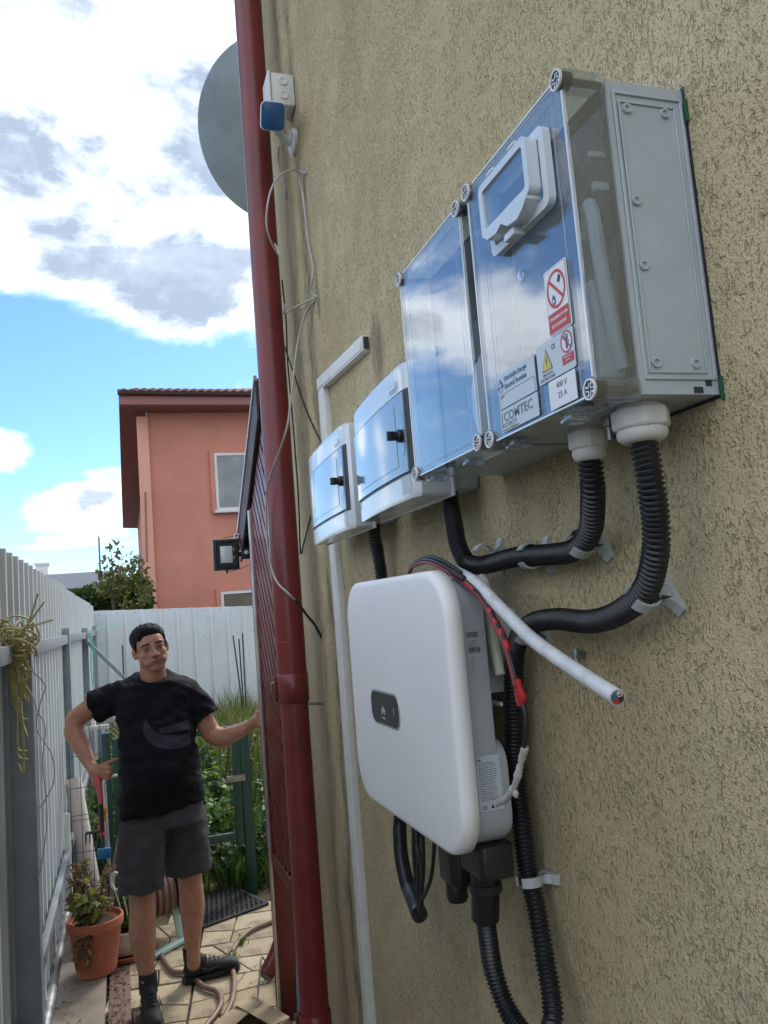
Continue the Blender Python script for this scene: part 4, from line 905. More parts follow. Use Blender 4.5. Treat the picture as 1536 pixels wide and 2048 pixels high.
# ------------------------------------------------------------------ conduit clips
def clip(label, p, along, r=.0168, wall=True, turn=1, length=.016):
    """snap-in saddle clip: foot plate on the wall and two springy jaws round the conduit"""
    x, y, z = p; a = Vector(along).normalized(); n = Vector((-1, 0, 0)); s_ = a.cross(n).normalized()
    t = thing('conduit_clip', label, 'clip', (W, y, z), 'grey conduit clips on the wall')
    h = W-x; L = length
    def pt(u, v, l): return Vector((W, y, z))+s_*u+n*v+a*l
    def slab(name, prof, ln=L):
        mb = MB(); mb.rings([[pt(u, v, -ln/2) for u, v in prof], [pt(u, v, ln/2) for u, v in prof]]); return put(name, mb, 'clip_grey', t, sm=25)
    f = slab('foot', [(-.030, 0), (.030, 0), (.030, .005), (.022, .009), (-.022, .009), (-.030, .005)])
    for sg in (-1, 1):
        arc = []; ro, ri = r+.005, r+.0018
        for k in range(9):
            q = R(-75+k*17); arc.append((sg*ro*math.cos(q), h+ro*math.sin(q)))
        inn = []
        for k in range(8, -1, -1):
            q = R(-75+k*17); inn.append((sg*ri*math.cos(q), h+ri*math.sin(q)))
        slab('jaw', [(sg*.024, .004)]+arc+inn+[(sg*.010, .0092)], L*.96)
    slab('web', [(-.010, .009), (.010, .009), (.006, max(.011, h-r-.0005)), (-.006, max(.011, h-r-.0005))], L*.8)
    return t
clip('grey clip holding the upper conduit next to the larger distribution box', (.622, 1.325, 1.838), (0, 1, .15))
clip('middle grey clip on the upper level conduit', (.622, 1.155, 1.824), (0, 1, -.02))
clip('grey clip where the upper conduit bends up to the small gland', (.620, 1.0, 1.830), (0, -1, .55))
clip('grey clip under the bend of the thick conduit near the cut white cable', (.615, .862, 1.752), (0, -1, .7))
clip('single grey clip on the upright conduit below the inverter', (.620, 1.262, 1.297), (0, .1, 1))
clip('grey clip behind the bend where the thick conduit turns down', (.620, 1.195, 1.705), (0, 1, -.5))

mat('badge_rim', (0.50, 0.51, 0.51), 0.25, metal=0.6); mat('badge_dark', (0.022, 0.026, 0.027), 0.32); mat('petal_grey', (0.50, 0.50, 0.48), 0.4)
mat('tube_ivory', (0.56, 0.53, 0.45), 0.45, var=0.1, vscale=40, dirt=((0.28, 0.24, 0.18), 60.0, 0.6)); mat('red_wire', (0.22, 0.03, 0.03), 0.45)

# ------------------------------------------------------------------ inverter
inv = thing('inverter', 'white rounded solar inverter with oval dark badge on the stucco wall', 'inverter', (W, 1.49, 1.36))
Y0, Y1, Z0, Z1 = 1.195, 1.785, 1.356, 1.816
def rr(x, i, r): return [(x, *p) for p in rrect(Y0+i, Y1-i, Z0+i, Z1-i, r, 12)]
cv = MB().rings([rr(.514, .006, .080), rr(.513, .0, .085), rr(.497, .0, .085), rr(.4905, .0012, .084), rr(.4868, .0038, .082), rr(.4850, .0075, .079), rr(.4842, .014, .072), rr(.4836, .06, .04), rr(.4830, .14, .02)])
cvo = put('front_cover', cv, 'inverter_white', inv, sm=180)
bd_ = MB().rings([[(x, *p) for p in rrect(1.232+i, 1.745-i, z0+i, 1.800-i, r, 8)] for x, i, r, z0 in ((.5142, 0, .05, 1.372), (.555, 0, .05, 1.372), (.570, .004, .046, 1.372))])
body = put('body', bd_, 'inverter_grey', inv, sm=40)
bl = MB().rings([[(x, *p) for p in rrect(1.230+i, 1.747-i, 1.368+i, 1.535-i, r, 8)] for x, i, r in ((.5145, 0, .045), (.575, 0, .045), (.588, .006, .04))])
put('lower_body', bl, 'inverter_grey', inv, sm=40)
for k in range(14): put('cooling_fin', MB().box(.5705, .594, 1.29+k*.03, 1.293+k*.03, 1.56, 1.77), 'inverter_grey', body, sm=0)
put('mounting_bracket', MB().box(.600, W, 1.300, 1.68, 1.60, 1.74).box(.595, .600, 1.258, 1.70, 1.582, 1.588).box(.590, .5945, 1.292, 1.296, 1.50, 1.582), 'pvc_frame', inv, sm=0)
# badge: dark rounded window with a petal emblem and a status line
bg_ = put('badge', MB().rings([[(x, *p) for p in rrect(1.455+i, 1.630-i, 1.531+i, 1.596-i, r, 8)] for x, i, r in ((.4836, -.002, .026), (.4822, -.0015, .026), (.4815, .0, .025))]), 'badge_rim', inv, sm=30)
put('badge_glass', MB().rings([[(x, *p) for p in rrect(1.4575, 1.6275, 1.5335, 1.5935, .024, 8)] for x in (.4818, .4808)]), 'badge_dark', bg_, sm=30)
for a in (-78, -56, -33, -11, 11, 33, 56, 78):
    u = Vector((0, -math.sin(R(a)), math.cos(R(a)))); v = Vector((0, u.z, -u.y)); o_ = Vector((.4804, 1.548, 1.5520)); L = .0175 if abs(a) < 60 else .014
    put('petal', MB().raw([o_+u*.003, o_+u*L*.6+v*.0024, o_+u*L, o_+u*L*.6-v*.0024], [(0, 1, 2, 3)]), 'petal_grey', bg_, sm=0)
word('HUAWEI', .0062, 1.548, 1.5425, 'petal_grey', bg_, .4804, 'CENTER')
put('status_line', MB().box(.4802, .4805, 1.481, 1.4835, 1.555, 1.570), 'petal_grey', bg_, sm=0)
# printed labels on the right-hand side (facing the camera, -y); bars, no code squares
def side_word(s_, size, x, z, m, parent, bold=False, xs=1.0, y=1.2291):
    return put('lettering', text_mesh(s_, size, (x, y, z), (1, 0, 0), (0, 0, 1), .0002, 'LEFT', bold, xs, 1), m, parent, sm=0)
yl = 1.2315
b1 = MB(); rg = random.Random(4)
def bars(mb, x0, x1, z0, z1, y):
    x = x0
    while x < x1:
        w_ = rg.choice((.0006, .0009, .0014)); mb.raw([(x, y, z0), (x+w_, y, z0), (x+w_, y, z1), (x, y, z1)], [(0, 1, 2, 3)]); x += w_+rg.choice((.0005, .0008, .0012))
bars(b1, .5335, .5525, 1.701, 1.710, yl); put('barcode', b1, 'ink_black', body, sm=0)
b1 = MB(); bars(b1, .5365, .5565, 1.676, 1.685, yl); put('barcode', b1, 'ink_black', body, sm=0)
b1 = MB()
for k in range(6): b1.raw([(.536, yl, 1.696-k*.003), (.536+rg.uniform(.009, .017), yl, 1.696-k*.003), (.550, yl, 1.6952-k*.003), (.536, yl, 1.6952-k*.003)], [(0, 1, 2, 3)])
for k in range(8): b1.raw([(.539, yl, 1.669-k*.0035), (.539+rg.uniform(.003, .006), yl, 1.669-k*.0035), (.543, yl, 1.6682-k*.0035), (.539, yl, 1.6682-k*.0035)], [(0, 1, 2, 3)])
put('fine_print', b1, 'ink_grey', body, sm=0)
lb = [o for o in bpy.data.objects if o.parent == inv and o.name.startswith('lower_body')][0]
pl2 = put('rating_plate', MB().box(.530, .571, 1.2288, 1.2296, 1.426, 1.512), 'label_clear', lb, sm=0); pl2['label'] = 'grey rating plate with fine print on the side of the inverter'
for k in range(17):
    z = 1.500-k*.0036; mbk = MB(); x = .5325
    while x < .560:
        w_ = rg.uniform(.002, .007); mbk.raw([(x, 1.2286, z), (x+w_, 1.2286, z), (x+w_, 1.2286, z+.0015), (x, 1.2286, z+.0015)], [(0, 1, 2, 3)]); x += w_+.0012
    put('print_line', mbk, 'ink_grey', pl2, sm=0)
side_word('CE', .0085, .5330, 1.4290, 'ink_black', pl2, True, .9, 1.2285)
put('warning_mark', MB().raw([(.5485, 1.2286, 1.4295), (.5555, 1.2286, 1.4295), (.552, 1.2286, 1.4365)], [(0, 1, 2)]).raw([(.557, 1.2286, 1.43), (.560, 1.2286, 1.43), (.560, 1.2286, 1.436), (.557, 1.2286, 1.436)], [(0, 1, 2, 3)]), 'ink_black', pl2, sm=0)
for q in range(7):
    u = Vector((math.sin(R(-66+22*q)), 0, math.cos(R(-66+22*q)))); v = Vector((u.z, 0, -u.x)); o_ = Vector((.5345, 1.2286, 1.5035))
    put('petal', MB().raw([o_+u*.001, o_+u*.003+v*.0006, o_+u*.0046, o_+u*.003-v*.0006], [(0, 1, 2, 3)]), 'ink_black', pl2, sm=0)
# connectors underneath
cn = put('connector_block', MB().rings([[(.525+.06*a, 1.232+.10*b, z) for a, b in ((0, .1), (.1, 0), (.9, 0), (1, .1), (1, .9), (.9, 1), (.1, 1), (0, .9))] for z in (1.3695, 1.335, 1.318)]), 'black_plastic', inv, bevel=.002)
put('boot', MB().tube(spline([(.552, 1.285, 1.33), (.552, 1.288, 1.29), (.552, 1.295, 1.262), (.552, 1.300, 1.238)], .01), .0235, 18), 'black_plastic', cn)
put('collar', MB().lathe([(.0245, 1.300), (.0275, 1.298), (.0275, 1.285), (.0245, 1.283)], Matrix.Translation((.552, 1.288, 0)), 12), 'black_plastic', cn, sm=30)
c2_ = put('switch_housing', MB().rings([[(.520+.055*a, 1.345+.085*b, z) for a, b in ((0, .2), (.2, 0), (.8, 0), (1, .2), (1, .8), (.8, 1), (.2, 1), (0, .8))] for z in (1.3695, 1.30, 1.275)]), 'black_plastic', inv, bevel=.003)
put('knob', MB().lathe([(.017, 1.2748), (.0195, 1.268), (.0195, 1.243), (.0165, 1.236), (.006, 1.235)], Matrix.Translation((.545, 1.40, 0)), 14), 'black_plastic', c2_, sm=30)
for k in range(4): put('terminal', MB().lathe([(.009, 1.3675), (.009, 1.335), (.006, 1.325)], Matrix.Translation((.55, 1.50+k*.04, 0)), 10), 'black_plastic', inv, sm=30)

# ------------------------------------------------------------------ loose cables round the inverter
wc = thing('cut_cable', 'thick white cable with its cut end sticking out beside the inverter', 'cable', (.56, 1.33, 1.81))
wp = spline([(0.600, 1.47, 1.800), (0.575, 1.40, 1.824), (0.56, 1.327, 1.816), (0.55, 1.214, 1.79), (0.545, 1.121, 1.748), (0.54, 1.025, 1.705), (0.535, 0.94, 1.678), (0.53, 0.865, 1.658), (0.525, 0.804, 1.643)], .012)
put('sheath', MB().tube(wp, .0098, 16), 'cable_white', wc, sm=60)
e_ = wp[-1]; d_ = (wp[-1]-wp[-2]).normalized(); M = axis_m(e_, d_)
put('cut_face', MB().lathe([(.0084, .0002), (.0084, .0006)], M, 16), 'ink_grey', wc)
for a, m_ in ((20, 'ink_red'), (110, 'cable_black'), (200, 'cable_white'), (290, 'ink_blue')):
    put('conductor', MB().tube([M @ Vector((.0042*math.cos(R(a)), .0042*math.sin(R(a)), 0)), M @ Vector((.0042*math.cos(R(a)), .0042*math.sin(R(a)), .0022))], .0033, 10), m_, wc)
put('conductor_core', MB().tube([M @ Vector((.0042*math.cos(R(200)), .0042*math.sin(R(200)), .001)), M @ Vector((.0042*math.cos(R(200)), .0042*math.sin(R(200)), .0027))], .0018, 8), 'copper', wc)
wt_ = thing('plastic_tube', 'short yellowish white plastic tube with a hollow end beside the inverter', 'tube', (.6, 1.27, 1.7))
tp = spline([(0.612, 1.315, 1.80), (0.606, 1.292, 1.768), (0.6, 1.273, 1.699), (0.598, 1.253, 1.633)], .012); n_ = len(tp)
tb = MB().tube(tp, .0095, 18, False); tb.tube([p for p in tp], .0080, 18, False)
dr_ = (tp[-1]-tp[-2]).normalized(); M = axis_m(tp[-1], dr_); a_ = [R(20*k) for k in range(18)]
tb.rings([[M @ Vector((.0095*math.cos(a), .0095*math.sin(a), 0)) for a in a_], [M @ Vector((.0080*math.cos(a), .0080*math.sin(a), .0004)) for a in a_]], False, False)
put('wall', tb, 'tube_ivory', wt_, sm=60)
ww = thing('wire_pair', 'red and black wire pair wrapped with red tape arching over the inverter', 'wire', (.54, 1.2, 1.79))
wpts = [(0.545, 1.52, 1.815), (0.530, 1.44, 1.832), (0.527, 1.36, 1.836), (0.53, 1.29, 1.820), (0.54, 1.232, 1.792), (0.54, 1.169, 1.765), (0.54, 1.132, 1.729), (0.54, 1.104, 1.7), (0.54, 1.087, 1.664), (0.54, 1.073, 1.622), (0.54, 1.06, 1.595), (0.54, 1.066, 1.559), (0.54, 1.088, 1.528), (0.54, 1.117, 1.488), (0.545, 1.167, 1.456), (0.55, 1.216, 1.439)]
sp_ = spline(wpts, .006); NS = len(sp_)
def sub(a, b, off=(0, 0, 0)): return [p+Vector(off) for p in sp_[int(a*NS):max(int(a*NS)+2, int(b*NS))]]
put('black_wire', MB().tube(sub(0, .83, (-.001, 0, .003)), .0034, 8), 'cable_black', ww, sm=60)
put('red_wire', MB().tube(sub(0, .66, (-.004, 0, -.002)), .0030, 8), 'red_wire', ww, sm=60)
put('grey_wire', MB().tube(sub(0, .36, (.004, 0, .008)), .0036, 8), 'cable_black', ww, sm=60)
put('black_tape', MB().tube(sub(.325, .375, (0, 0, .002)), .0068, 10), 'cable_black', ww)
put('red_tape', MB().tube(sub(.38, .43), .0060, 10), 'red_tape', ww); put('red_tape', MB().tube(sub(.49, .60), [.0052+.0008*math.sin(i*1.7) for i in range(len(sub(.49, .60)))], 10), 'red_tape', ww)
p_ = sp_[int(.665*NS)]
put('tape_flag', MB().rings([[p_+Vector((-.004+d, a, b)) for a, b in ((.010, .014), (-.004, .020), (-.010, .004), (-.018, -.006), (-.012, -.016), (.002, -.022), (.009, -.014))] for d in (0, .007)]), 'red_tape', ww, bevel=.002)
wht = sub(.765, .985); put('white_tape', MB().tube(wht, [.0052+.0007*math.sin(i*.9)+.0006*math.sin(i*2.3) for i in range(len(wht))], 10), 'white_tape', ww)
p_ = sp_[int(.88*NS)]; put('white_tape_flag', MB().box(-.003, .003, -.008, .006, -.005, .005, Matrix.Translation(p_+Vector((0, -.007, -.002))) @ Matrix.Rotation(.5, 4, 'X')), 'white_tape', ww, bevel=.002)
# small steel anchor left in the wall under the bend
an = put('wall_anchor', MB().tube([(W+.004, 1.085, 1.668), (W-.018, 1.085, 1.666)], .006, 8).tube([(W-.016, 1.085, 1.678), (W-.016, 1.085, 1.640)], .005, 8), 'screw_steel'); tag(an, 'small rusty steel anchor in the wall under the bent conduit', 'anchor')

# ================================================================== PERSON
from mathutils import noise as mnoise
def skin_mat():
    m = bpy.data.materials.new('skin'); m.use_nodes = True; t = NT(m.node_tree); b = m.node_tree.nodes['Principled BSDF']
    co = t.new('ShaderNodeTexCoord').outputs['Object']
    n = t.noise(co, 26.0, 4.0, 0.6); n2 = t.noise(co, 7.0, 3.0, 0.5)
    c = t.mix(t.ss(n, 0.3, 0.7), (0.34, 0.165, 0.108), (0.42, 0.22, 0.15)); c = t.mix(t.ss(n2, 0.45, 0.75, 0, .5), c, (0.37, 0.15, 0.105))
    t.put(b.inputs['Base Color'], c); b.inputs['Roughness'].default_value = 0.52; b.inputs['Specular IOR Level'].default_value = 0.35
    b.inputs['Subsurface Weight'].default_value = 0.08; b.inputs['Subsurface Radius'].default_value = (0.01, 0.004, 0.002)
    bn = t.new('ShaderNodeBump'); bn.inputs['Distance'].default_value = 0.0008; t.put(bn.inputs['Height'], t.noise(co, 190.0, 3.0, 0.6)); t.put(b.inputs['Normal'], bn.outputs[0]); MAT['skin'] = m
skin_mat()
PL = Vector((.14, 4.2, 0))
person = thing('person', 'man in black t-shirt and dark grey shorts, one hand on his hip', 'person', tuple(PL))
def cap(mb, a, b, ra, rb, n=5, seg=16):
    """tapered limb segment with rounded ends"""
    a = Vector(a); b = Vector(b); d = (b-a).normalized(); pts = []; rad = []
    for k in range(n):
        q = math.pi/2*(1-k/n); pts.append(a-d*ra*math.sin(q)); rad.append(max(.0015, ra*math.cos(q)))
    for k in range(4): pts.append(a+(b-a)*(k/3)); rad.append(ra+(rb-ra)*(k/3))
    for k in range(1, n+1):
        q = math.pi/2*k/n; pts.append(b+d*rb*math.sin(q)); rad.append(max(.0015, rb*math.cos(q)))
    mb.tube(pts, rad, seg); return mb
def chain(mb, pts, seg=16):
    for (p, r), (q, s_) in zip(pts[:-1], pts[1:]): cap(mb, p, q, r, s_, 5, seg)
def blend(mb, voxel, it=6, fac=.5):
    me = mb.mesh('m'); return evaluated(me, [('REMESH', dict(mode='VOXEL', voxel_size=voxel)), ('SMOOTH', dict(factor=fac, iterations=it))])

# head frame: u image-right, v up, w towards the camera
HS = .93
tilt, yaw = R(-11), R(9)
HM = Matrix.Translation((.132, 4.165, 1.634)) @ Matrix.Rotation(yaw, 4, 'Z') @ Matrix.Rotation(R(2), 4, 'X') @ Matrix.Rotation(tilt, 4, 'Y')
HW = 1.10       # broad head
def H(u, v, w_): return HM @ Vector((u*HS*HW, -w_*HS, v*HS))
HR = HM.to_3x3().to_4x4()
def he(mb, c, r, seg=18, rin=12): mb.ell(H(*c), (r[0]*HS*HW, r[2]*HS, r[1]*HS), seg, rin, HR)
skin = MB()
he(skin, (0, .035, -.022), (.078, .088, .096)); he(skin, (0, .028, .022), (.066, .072, .066)); he(skin, (0, -.035, .018), (.069, .078, .068))
he(skin, (0, -.094, .050), (.040, .023, .029)); he(skin, (0, -.072, .042), (.052, .034, .038))
for s_ in (-1, 1):
    he(skin, (.041*s_, -.054, .002), (.023, .034, .038)); he(skin, (.034*s_, -.022, .052), (.025, .024, .023)); he(skin, (.026*s_, .034, .072), (.024, .009, .012))
    he(skin, (.0125*s_, -.027, .094), (.009, .008, .011)); he(skin, (.0795*s_, -.004, -.012), (.009, .031, .018)); he(skin, (.0765*s_, -.022, -.004), (.009, .015, .013))
    he(skin, (.030*s_, -.060, .062), (.022, .022, .022))
chain(skin, [(H(0, .026, .080), .009), (H(0, -.005, .094), .0105), (H(0, -.024, .106), .0125)], 12)
he(skin, (0, -.026, .106), (.013, .011, .012)); he(skin, (0, -.058, .079), (.026, .013, .012)); he(skin, (0, .0, .07), (.018, .03, .016))
chain(skin, [(H(0, -.05, -.02), .060), ((.140, 4.205, 1.50), .062), ((.145, 4.23, 1.42), .058)], 20)
# hidden trunk that joins the limbs
chain(skin, [((.02, 4.245, 1.41), .045), ((.27, 4.245, 1.41), .045)]); chain(skin, [((.145, 4.235, 1.36), .075), ((.145, 4.23, .93), .085)]); chain(skin, [((.08, 4.22, .86), .07), ((.225, 4.24, .86), .07)])
# his right arm (image left): hand on hip
chain(skin, [((-.005, 4.25, 1.415), .046), ((-.135, 4.285, 1.385), .052), ((-.232, 4.31, 1.325), .044), ((-.236, 4.285, 1.265), .048), ((-.190, 4.20, 1.175), .038), ((-.158, 4.14, 1.115), .027)])
# his left arm (image right): reaching to the downpipe
chain(skin, [((.292, 4.245, 1.415), .046), ((.350, 4.215, 1.30), .052), ((.408, 4.195, 1.185), .046), ((.455, 4.15, 1.168), .047), ((.520, 4.085, 1.198), .036), ((.572, 4.03, 1.230), .025)])
# right hand (image left): palm on the hip, index pointing along the waist, other fingers folded on the tool handle
palm = [((-.160, 4.135, 1.118), .026), ((-.142, 4.105, 1.098), .031), ((-.124, 4.085, 1.092), .028)]; chain(skin, palm)
for pts in ([((-.118, 4.078, 1.122), .0115), ((-.090, 4.072, 1.132), .0105), ((-.062, 4.082, 1.138), .0095), ((-.040, 4.10, 1.142), .0085)],
            [((-.110, 4.066, 1.112), .0118), ((-.080, 4.056, 1.114), .0108), ((-.066, 4.066, 1.106), .0098), ((-.074, 4.082, 1.098), .009)],
            [((-.108, 4.062, 1.094), .0118), ((-.080, 4.050, 1.092), .0106), ((-.070, 4.062, 1.082), .0096), ((-.080, 4.078, 1.078), .009)],
            [((-.112, 4.062, 1.076), .0108), ((-.090, 4.050, 1.070), .0098), ((-.082, 4.062, 1.062), .009), ((-.092, 4.076, 1.060), .0082)],
            [((-.148, 4.100, 1.086), .0145), ((-.150, 4.080, 1.062), .0125), ((-.144, 4.066, 1.044), .011)]): chain(skin, pts, 10)
# left hand (image right): fingers wrap round the pipe
chain(skin, [((.572, 4.03, 1.230), .025), ((.594, 4.005, 1.248), .029), ((.606, 3.978, 1.255), .026)])
for k, dz in enumerate((.034, .014, -.006, -.024)):
    chain(skin, [((.604, 3.962, 1.258+dz), .0115), ((.604, 3.932, 1.262+dz), .0105), ((.622, 3.914, 1.262+dz), .0098), ((.646, 3.910, 1.260+dz), .009)], 10)
chain(skin, [((.596, 4.000, 1.272), .0135), ((.612, 4.004, 1.298), .0115), ((.630, 4.004, 1.312), .010)], 10)
# legs
chain(skin, [((.055, 4.17, .84), .07), ((.042, 4.13, .56), .062), ((.040, 4.115, .44), .060), ((.034, 4.13, .33), .062), ((.042, 4.125, .22), .045), ((.047, 4.12, .15), .034), ((.052, 4.11, .08), .034)])
chain(skin, [((.235, 4.24, .84), .07), ((.268, 4.29, .56), .062), ((.272, 4.29, .45), .059), ((.276, 4.31, .35), .062), ((.270, 4.31, .24), .045), ((.268, 4.31, .17), .035), ((.268, 4.31, .09), .034)])
body_me = blend(skin, .0046, 5, .45)
bo = put('body', body_me, 'skin', person, sm=180)

# face details
mat('hair', (0.009, 0.008, 0.008), 0.6, var=0.35, vscale=60, bump=0.003, bscale=120, spec=.15)
mat('brow', (0.030, 0.020, 0.016), 0.7); mat('eye_white', (0.20, 0.17, 0.16), 0.3); mat('iris', (0.02, 0.014, 0.010), 0.2); mat('lip', (0.31, 0.125, 0.095), 0.5); mat('mouth_line', (0.07, 0.025, 0.022), 0.6); mat('lid', (0.24, 0.11, 0.075), 0.6)  # lid and eye colours kept dark to paint the shadow in the sockets
for s_ in (-1, 1):
    b = MB(); b.tube([H(.014*s_, .034, .0885), H(.030*s_, .036, .0865), H(.042*s_, .034, .0765), H(.051*s_, .027, .064)], [.0035, .0046, .0042, .002], 8); put('eyebrow', b, 'brow', person, sm=60)
    b = MB(); he(b, (.031*s_, .0105, .0735), (.0145, .0075, .0095), 14, 9); ey = put('eye', b, 'eye_white', person, sm=180)
    b = MB(); he(b, (.031*s_, .0100, .0795), (.0058, .0056, .0045), 12, 8); put('iris', b, 'iris', ey, sm=180)
    b = MB(); he(b, (.031*s_, .0165, .0745), (.0165, .0062, .0105), 14, 9); put('eyelid', b, 'lid', ey, sm=180)
    b = MB(); he(b, (.031*s_, .0040, .0735), (.0145, .0036, .0095), 14, 9); put('lower_lid', b, 'lid', ey, sm=180)
b = MB(); b.tube([H(-.025, -.0540, .080), H(-.010, -.0555, .0925), H(0, -.0568, .094), H(.010, -.0555, .0925), H(.027, -.0520, .080)], [.0012, .0034, .0036, .0038, .0014], 8); put('upper_lip', b, 'lip', person, sm=60)
b = MB(); b.tube([H(-.021, -.0625, .081), H(-.009, -.0655, .0915), H(.009, -.0655, .0915), H(.022, -.061, .081)], [.0012, .0034, .0034, .0012], 8); put('lower_lip', b, 'lip', person, sm=60)
b = MB(); b.tube([H(-.025, -.0560, .0825), H(-.008, -.0598, .0955), H(.008, -.0598, .0955), H(.027, -.0535, .0825)], .0013, 6); put('mouth_line', b, 'mouth_line', person, sm=60)
hair = MB(); he(hair, (0, .058, -.030), (.084, .074, .097)); he(hair, (0, .090, .012), (.062, .040, .062)); he(hair, (-.012, .104, .030), (.046, .026, .040))
for s_ in (-1, 1): he(hair, (.068*s_, .046, -.016), (.013, .040, .050)); he(hair, (.0715*s_, .022, .014), (.006, .022, .010))
rg = random.Random(8)
for k in range(26): he(hair, (rg.uniform(-.05, .05), .095+rg.uniform(-.015, .016), rg.uniform(-.05, .052)), (.014, .016, .018), 8, 6)
for k in range(9): he(hair, (-.052+k*.0115, .088-.006*math.sin(k), .060-abs(k-4)*.004), (.008, .015, .012), 8, 6)
he(hair, (-.048, .074, .052), (.012, .020, .014), 8, 6)
ho = put('hair', blend(hair, .005, 4, .5), 'hair', person, sm=180)
tf = MB(); hv = [(v.co.copy(), v.normal.copy()) for v in ho.data.vertices]; up_ = (HM.to_3x3() @ Vector((0, -.55, .8))).normalized()
hc = HM @ Vector((0, .03*HS, .03*HS))-PL
for p, n_ in rg.sample(hv, 2200):                 # short tufts combed forward and up break the outline
    if n_.z < -.15: continue
    d = (n_*rg.uniform(.25, .7)+up_*rg.uniform(.3, 1.0)+Vector((rg.gauss(0, .3), rg.gauss(0, .3), rg.gauss(0, .15)))).normalized(); s2 = d.cross(n_)
    if s2.length < 1e-3: continue
    s2.normalize(); L = rg.uniform(.004, .011)*(1.0 if n_.z > .3 else .5); q = p-n_*.002
    tf.raw([q-s2*.0014, q+s2*.0014, q+d*L*.6+s2*.001, q+d*L], [(0, 1, 2), (0, 2, 3)])
put('hair_tufts', tf, 'hair', ho, sm=0, local=True)

# ---- t-shirt
def sring(cx, cy, z, rx, ry, n=32, e=2.3, tilt_=0.0, fwd=0.0, yt=0.0):
    out = []
    for k in range(n):
        a = 2*math.pi*k/n; c, s_ = math.cos(a), math.sin(a)
        x = rx*math.copysign(abs(c)**(2/e), c); y = ry*math.copysign(abs(s_)**(2/e), s_)
        if y < 0: y *= 1+fwd
        out.append((cx+x, cy+y, z+tilt_*x+yt*y))
    return out
sh = MB()
sh.rings([sring(.150, 4.215, .868, .202, .140, tilt_=.08, fwd=.06), sring(.150, 4.21, .93, .199, .142, tilt_=.08, fwd=.18), sring(.152, 4.205, 1.00, .195, .142, tilt_=.05, fwd=.32), sring(.150, 4.205, 1.09, .189, .138, fwd=.36), sring(.146, 4.21, 1.18, .183, .132, fwd=.26),
          sring(.145, 4.22, 1.28, .182, .126, fwd=.16), sring(.145, 4.225, 1.36, .190, .118, fwd=.10), sring(.145, 4.23, 1.425, .190, .104, fwd=.10), sring(.145, 4.23, 1.465, .170, .090, fwd=.10), sring(.144, 4.228, 1.486, .130, .084, fwd=.08, yt=.15), sring(.142, 4.218, 1.501, .092, .078, yt=.42), sring(.141, 4.214, 1.502, .070, .066, yt=.50)])
chain(sh, [((.02, 4.24, 1.42), .074), ((-.075, 4.268, 1.395), .074)]); sh.tube([(-.04, 4.255, 1.405), (-.10, 4.275, 1.390), (-.145, 4.288, 1.372)], [.072, .074, .077], 18)
chain(sh, [((.272, 4.24, 1.42), .072), ((.330, 4.225, 1.36), .072)]); sh.tube([(.315, 4.23, 1.385), (.350, 4.217, 1.325), (.380, 4.208, 1.270)], [.070, .074, .079], 18)
shm = blend(sh, .0075, 4, .5)
nrm_ = [v.normal.copy() for v in shm.vertices]
for v, n_ in zip(shm.vertices, nrm_):          # cloth folds: drag lines from the raised arm, gathers above the hem
    p = v.co.copy()
    f = mnoise.noise(Vector((p.x*5+p.z*7, p.y*5, p.z*17-p.x*9)))*.014 + mnoise.noise(Vector((p.x*12-p.z*6, p.y*12, p.z*34+p.x*20)))*.008
    f += .004*math.sin(p.z*46+p.x*22)*max(0, min(1, (p.x-.15)*5))*max(0, 1-abs(p.z-1.22)/.16)
    v.co = p+n_*f
def shirt_mat():
    m = bpy.data.materials.new('shirt'); m.use_nodes = True; t = NT(m.node_tree); b = m.node_tree.nodes['Principled BSDF']
    co = t.new('ShaderNodeTexCoord').outputs['Object']; x, y, z = t.sep(co)[:3]
    base = t.mix(t.ss(t.noise(co, 9, 4, .6), .3, .7), (0.0050, 0.0056, 0.0082), (0.0095, 0.0100, 0.0135))
    # flat chest print: wide hook shape and a line of small lettering above it
    def ell(cx, cz, rx, rz_): 
        u = t.m('DIVIDE', t.sub(x, cx), rx); v = t.m('DIVIDE', t.sub(z, cz), rz_); return t.sub(1.0, t.add(t.mul(u, u), t.mul(v, v)))
    A = t.ss(ell(.085, 1.265, .150, .105), 0, .06); B = t.ss(ell(.105, 1.325, .155, .108), 0, .06, 1, 0)
    right = t.ss(x, .150, .158, 1, 0); C = t.mul(A, t.mul(B, right))
    bar = t.mul(t.mul(t.ss(x, .005, .012), right), t.mul(t.ss(z, 1.235, 1.24), t.ss(t.sub(z, t.mul(x, .12)), 1.258, 1.264, 1, 0)))
    front = t.ss(y, -.06, -.03, 1, 0)
    lt = t.mul(t.mul(t.ss(x, -.035, -.03), t.ss(x, .145, .15, 1, 0)), t.mul(t.ss(t.sub(z, t.mul(x, .15)), 1.283, 1.286), t.ss(t.sub(z, t.mul(x, .15)), 1.298, 1.301, 1, 0)))
    lt = t.mul(lt, t.ss(t.m('FRACT', t.mul(t.add(x, 1), 46)), .55, .62, 1, 0))
    pr = t.mul(t.mx(t.mx(C, bar), t.mul(lt, .35)), front)
    t.put(b.inputs['Base Color'], t.mix(t.mul(pr, .85), base, (0.042, 0.044, 0.056)))
    b.inputs['Roughness'].default_value = .82; b.inputs['Specular IOR Level'].default_value = .15
    bn = t.new('ShaderNodeBump'); bn.inputs['Distance'].default_value = .0008; t.put(bn.inputs['Height'], t.noise(co, 300, 3, .6)); t.put(b.inputs['Normal'], bn.outputs[0]); MAT['shirt'] = m
shirt_mat()
put('tshirt', shm, 'shirt', person, sm=180)
mat('shorts_grey', (0.056, 0.053, 0.060), 0.9, var=0.18, vscale=14, bump=0.0008, bscale=260, spec=.2)
st = MB()
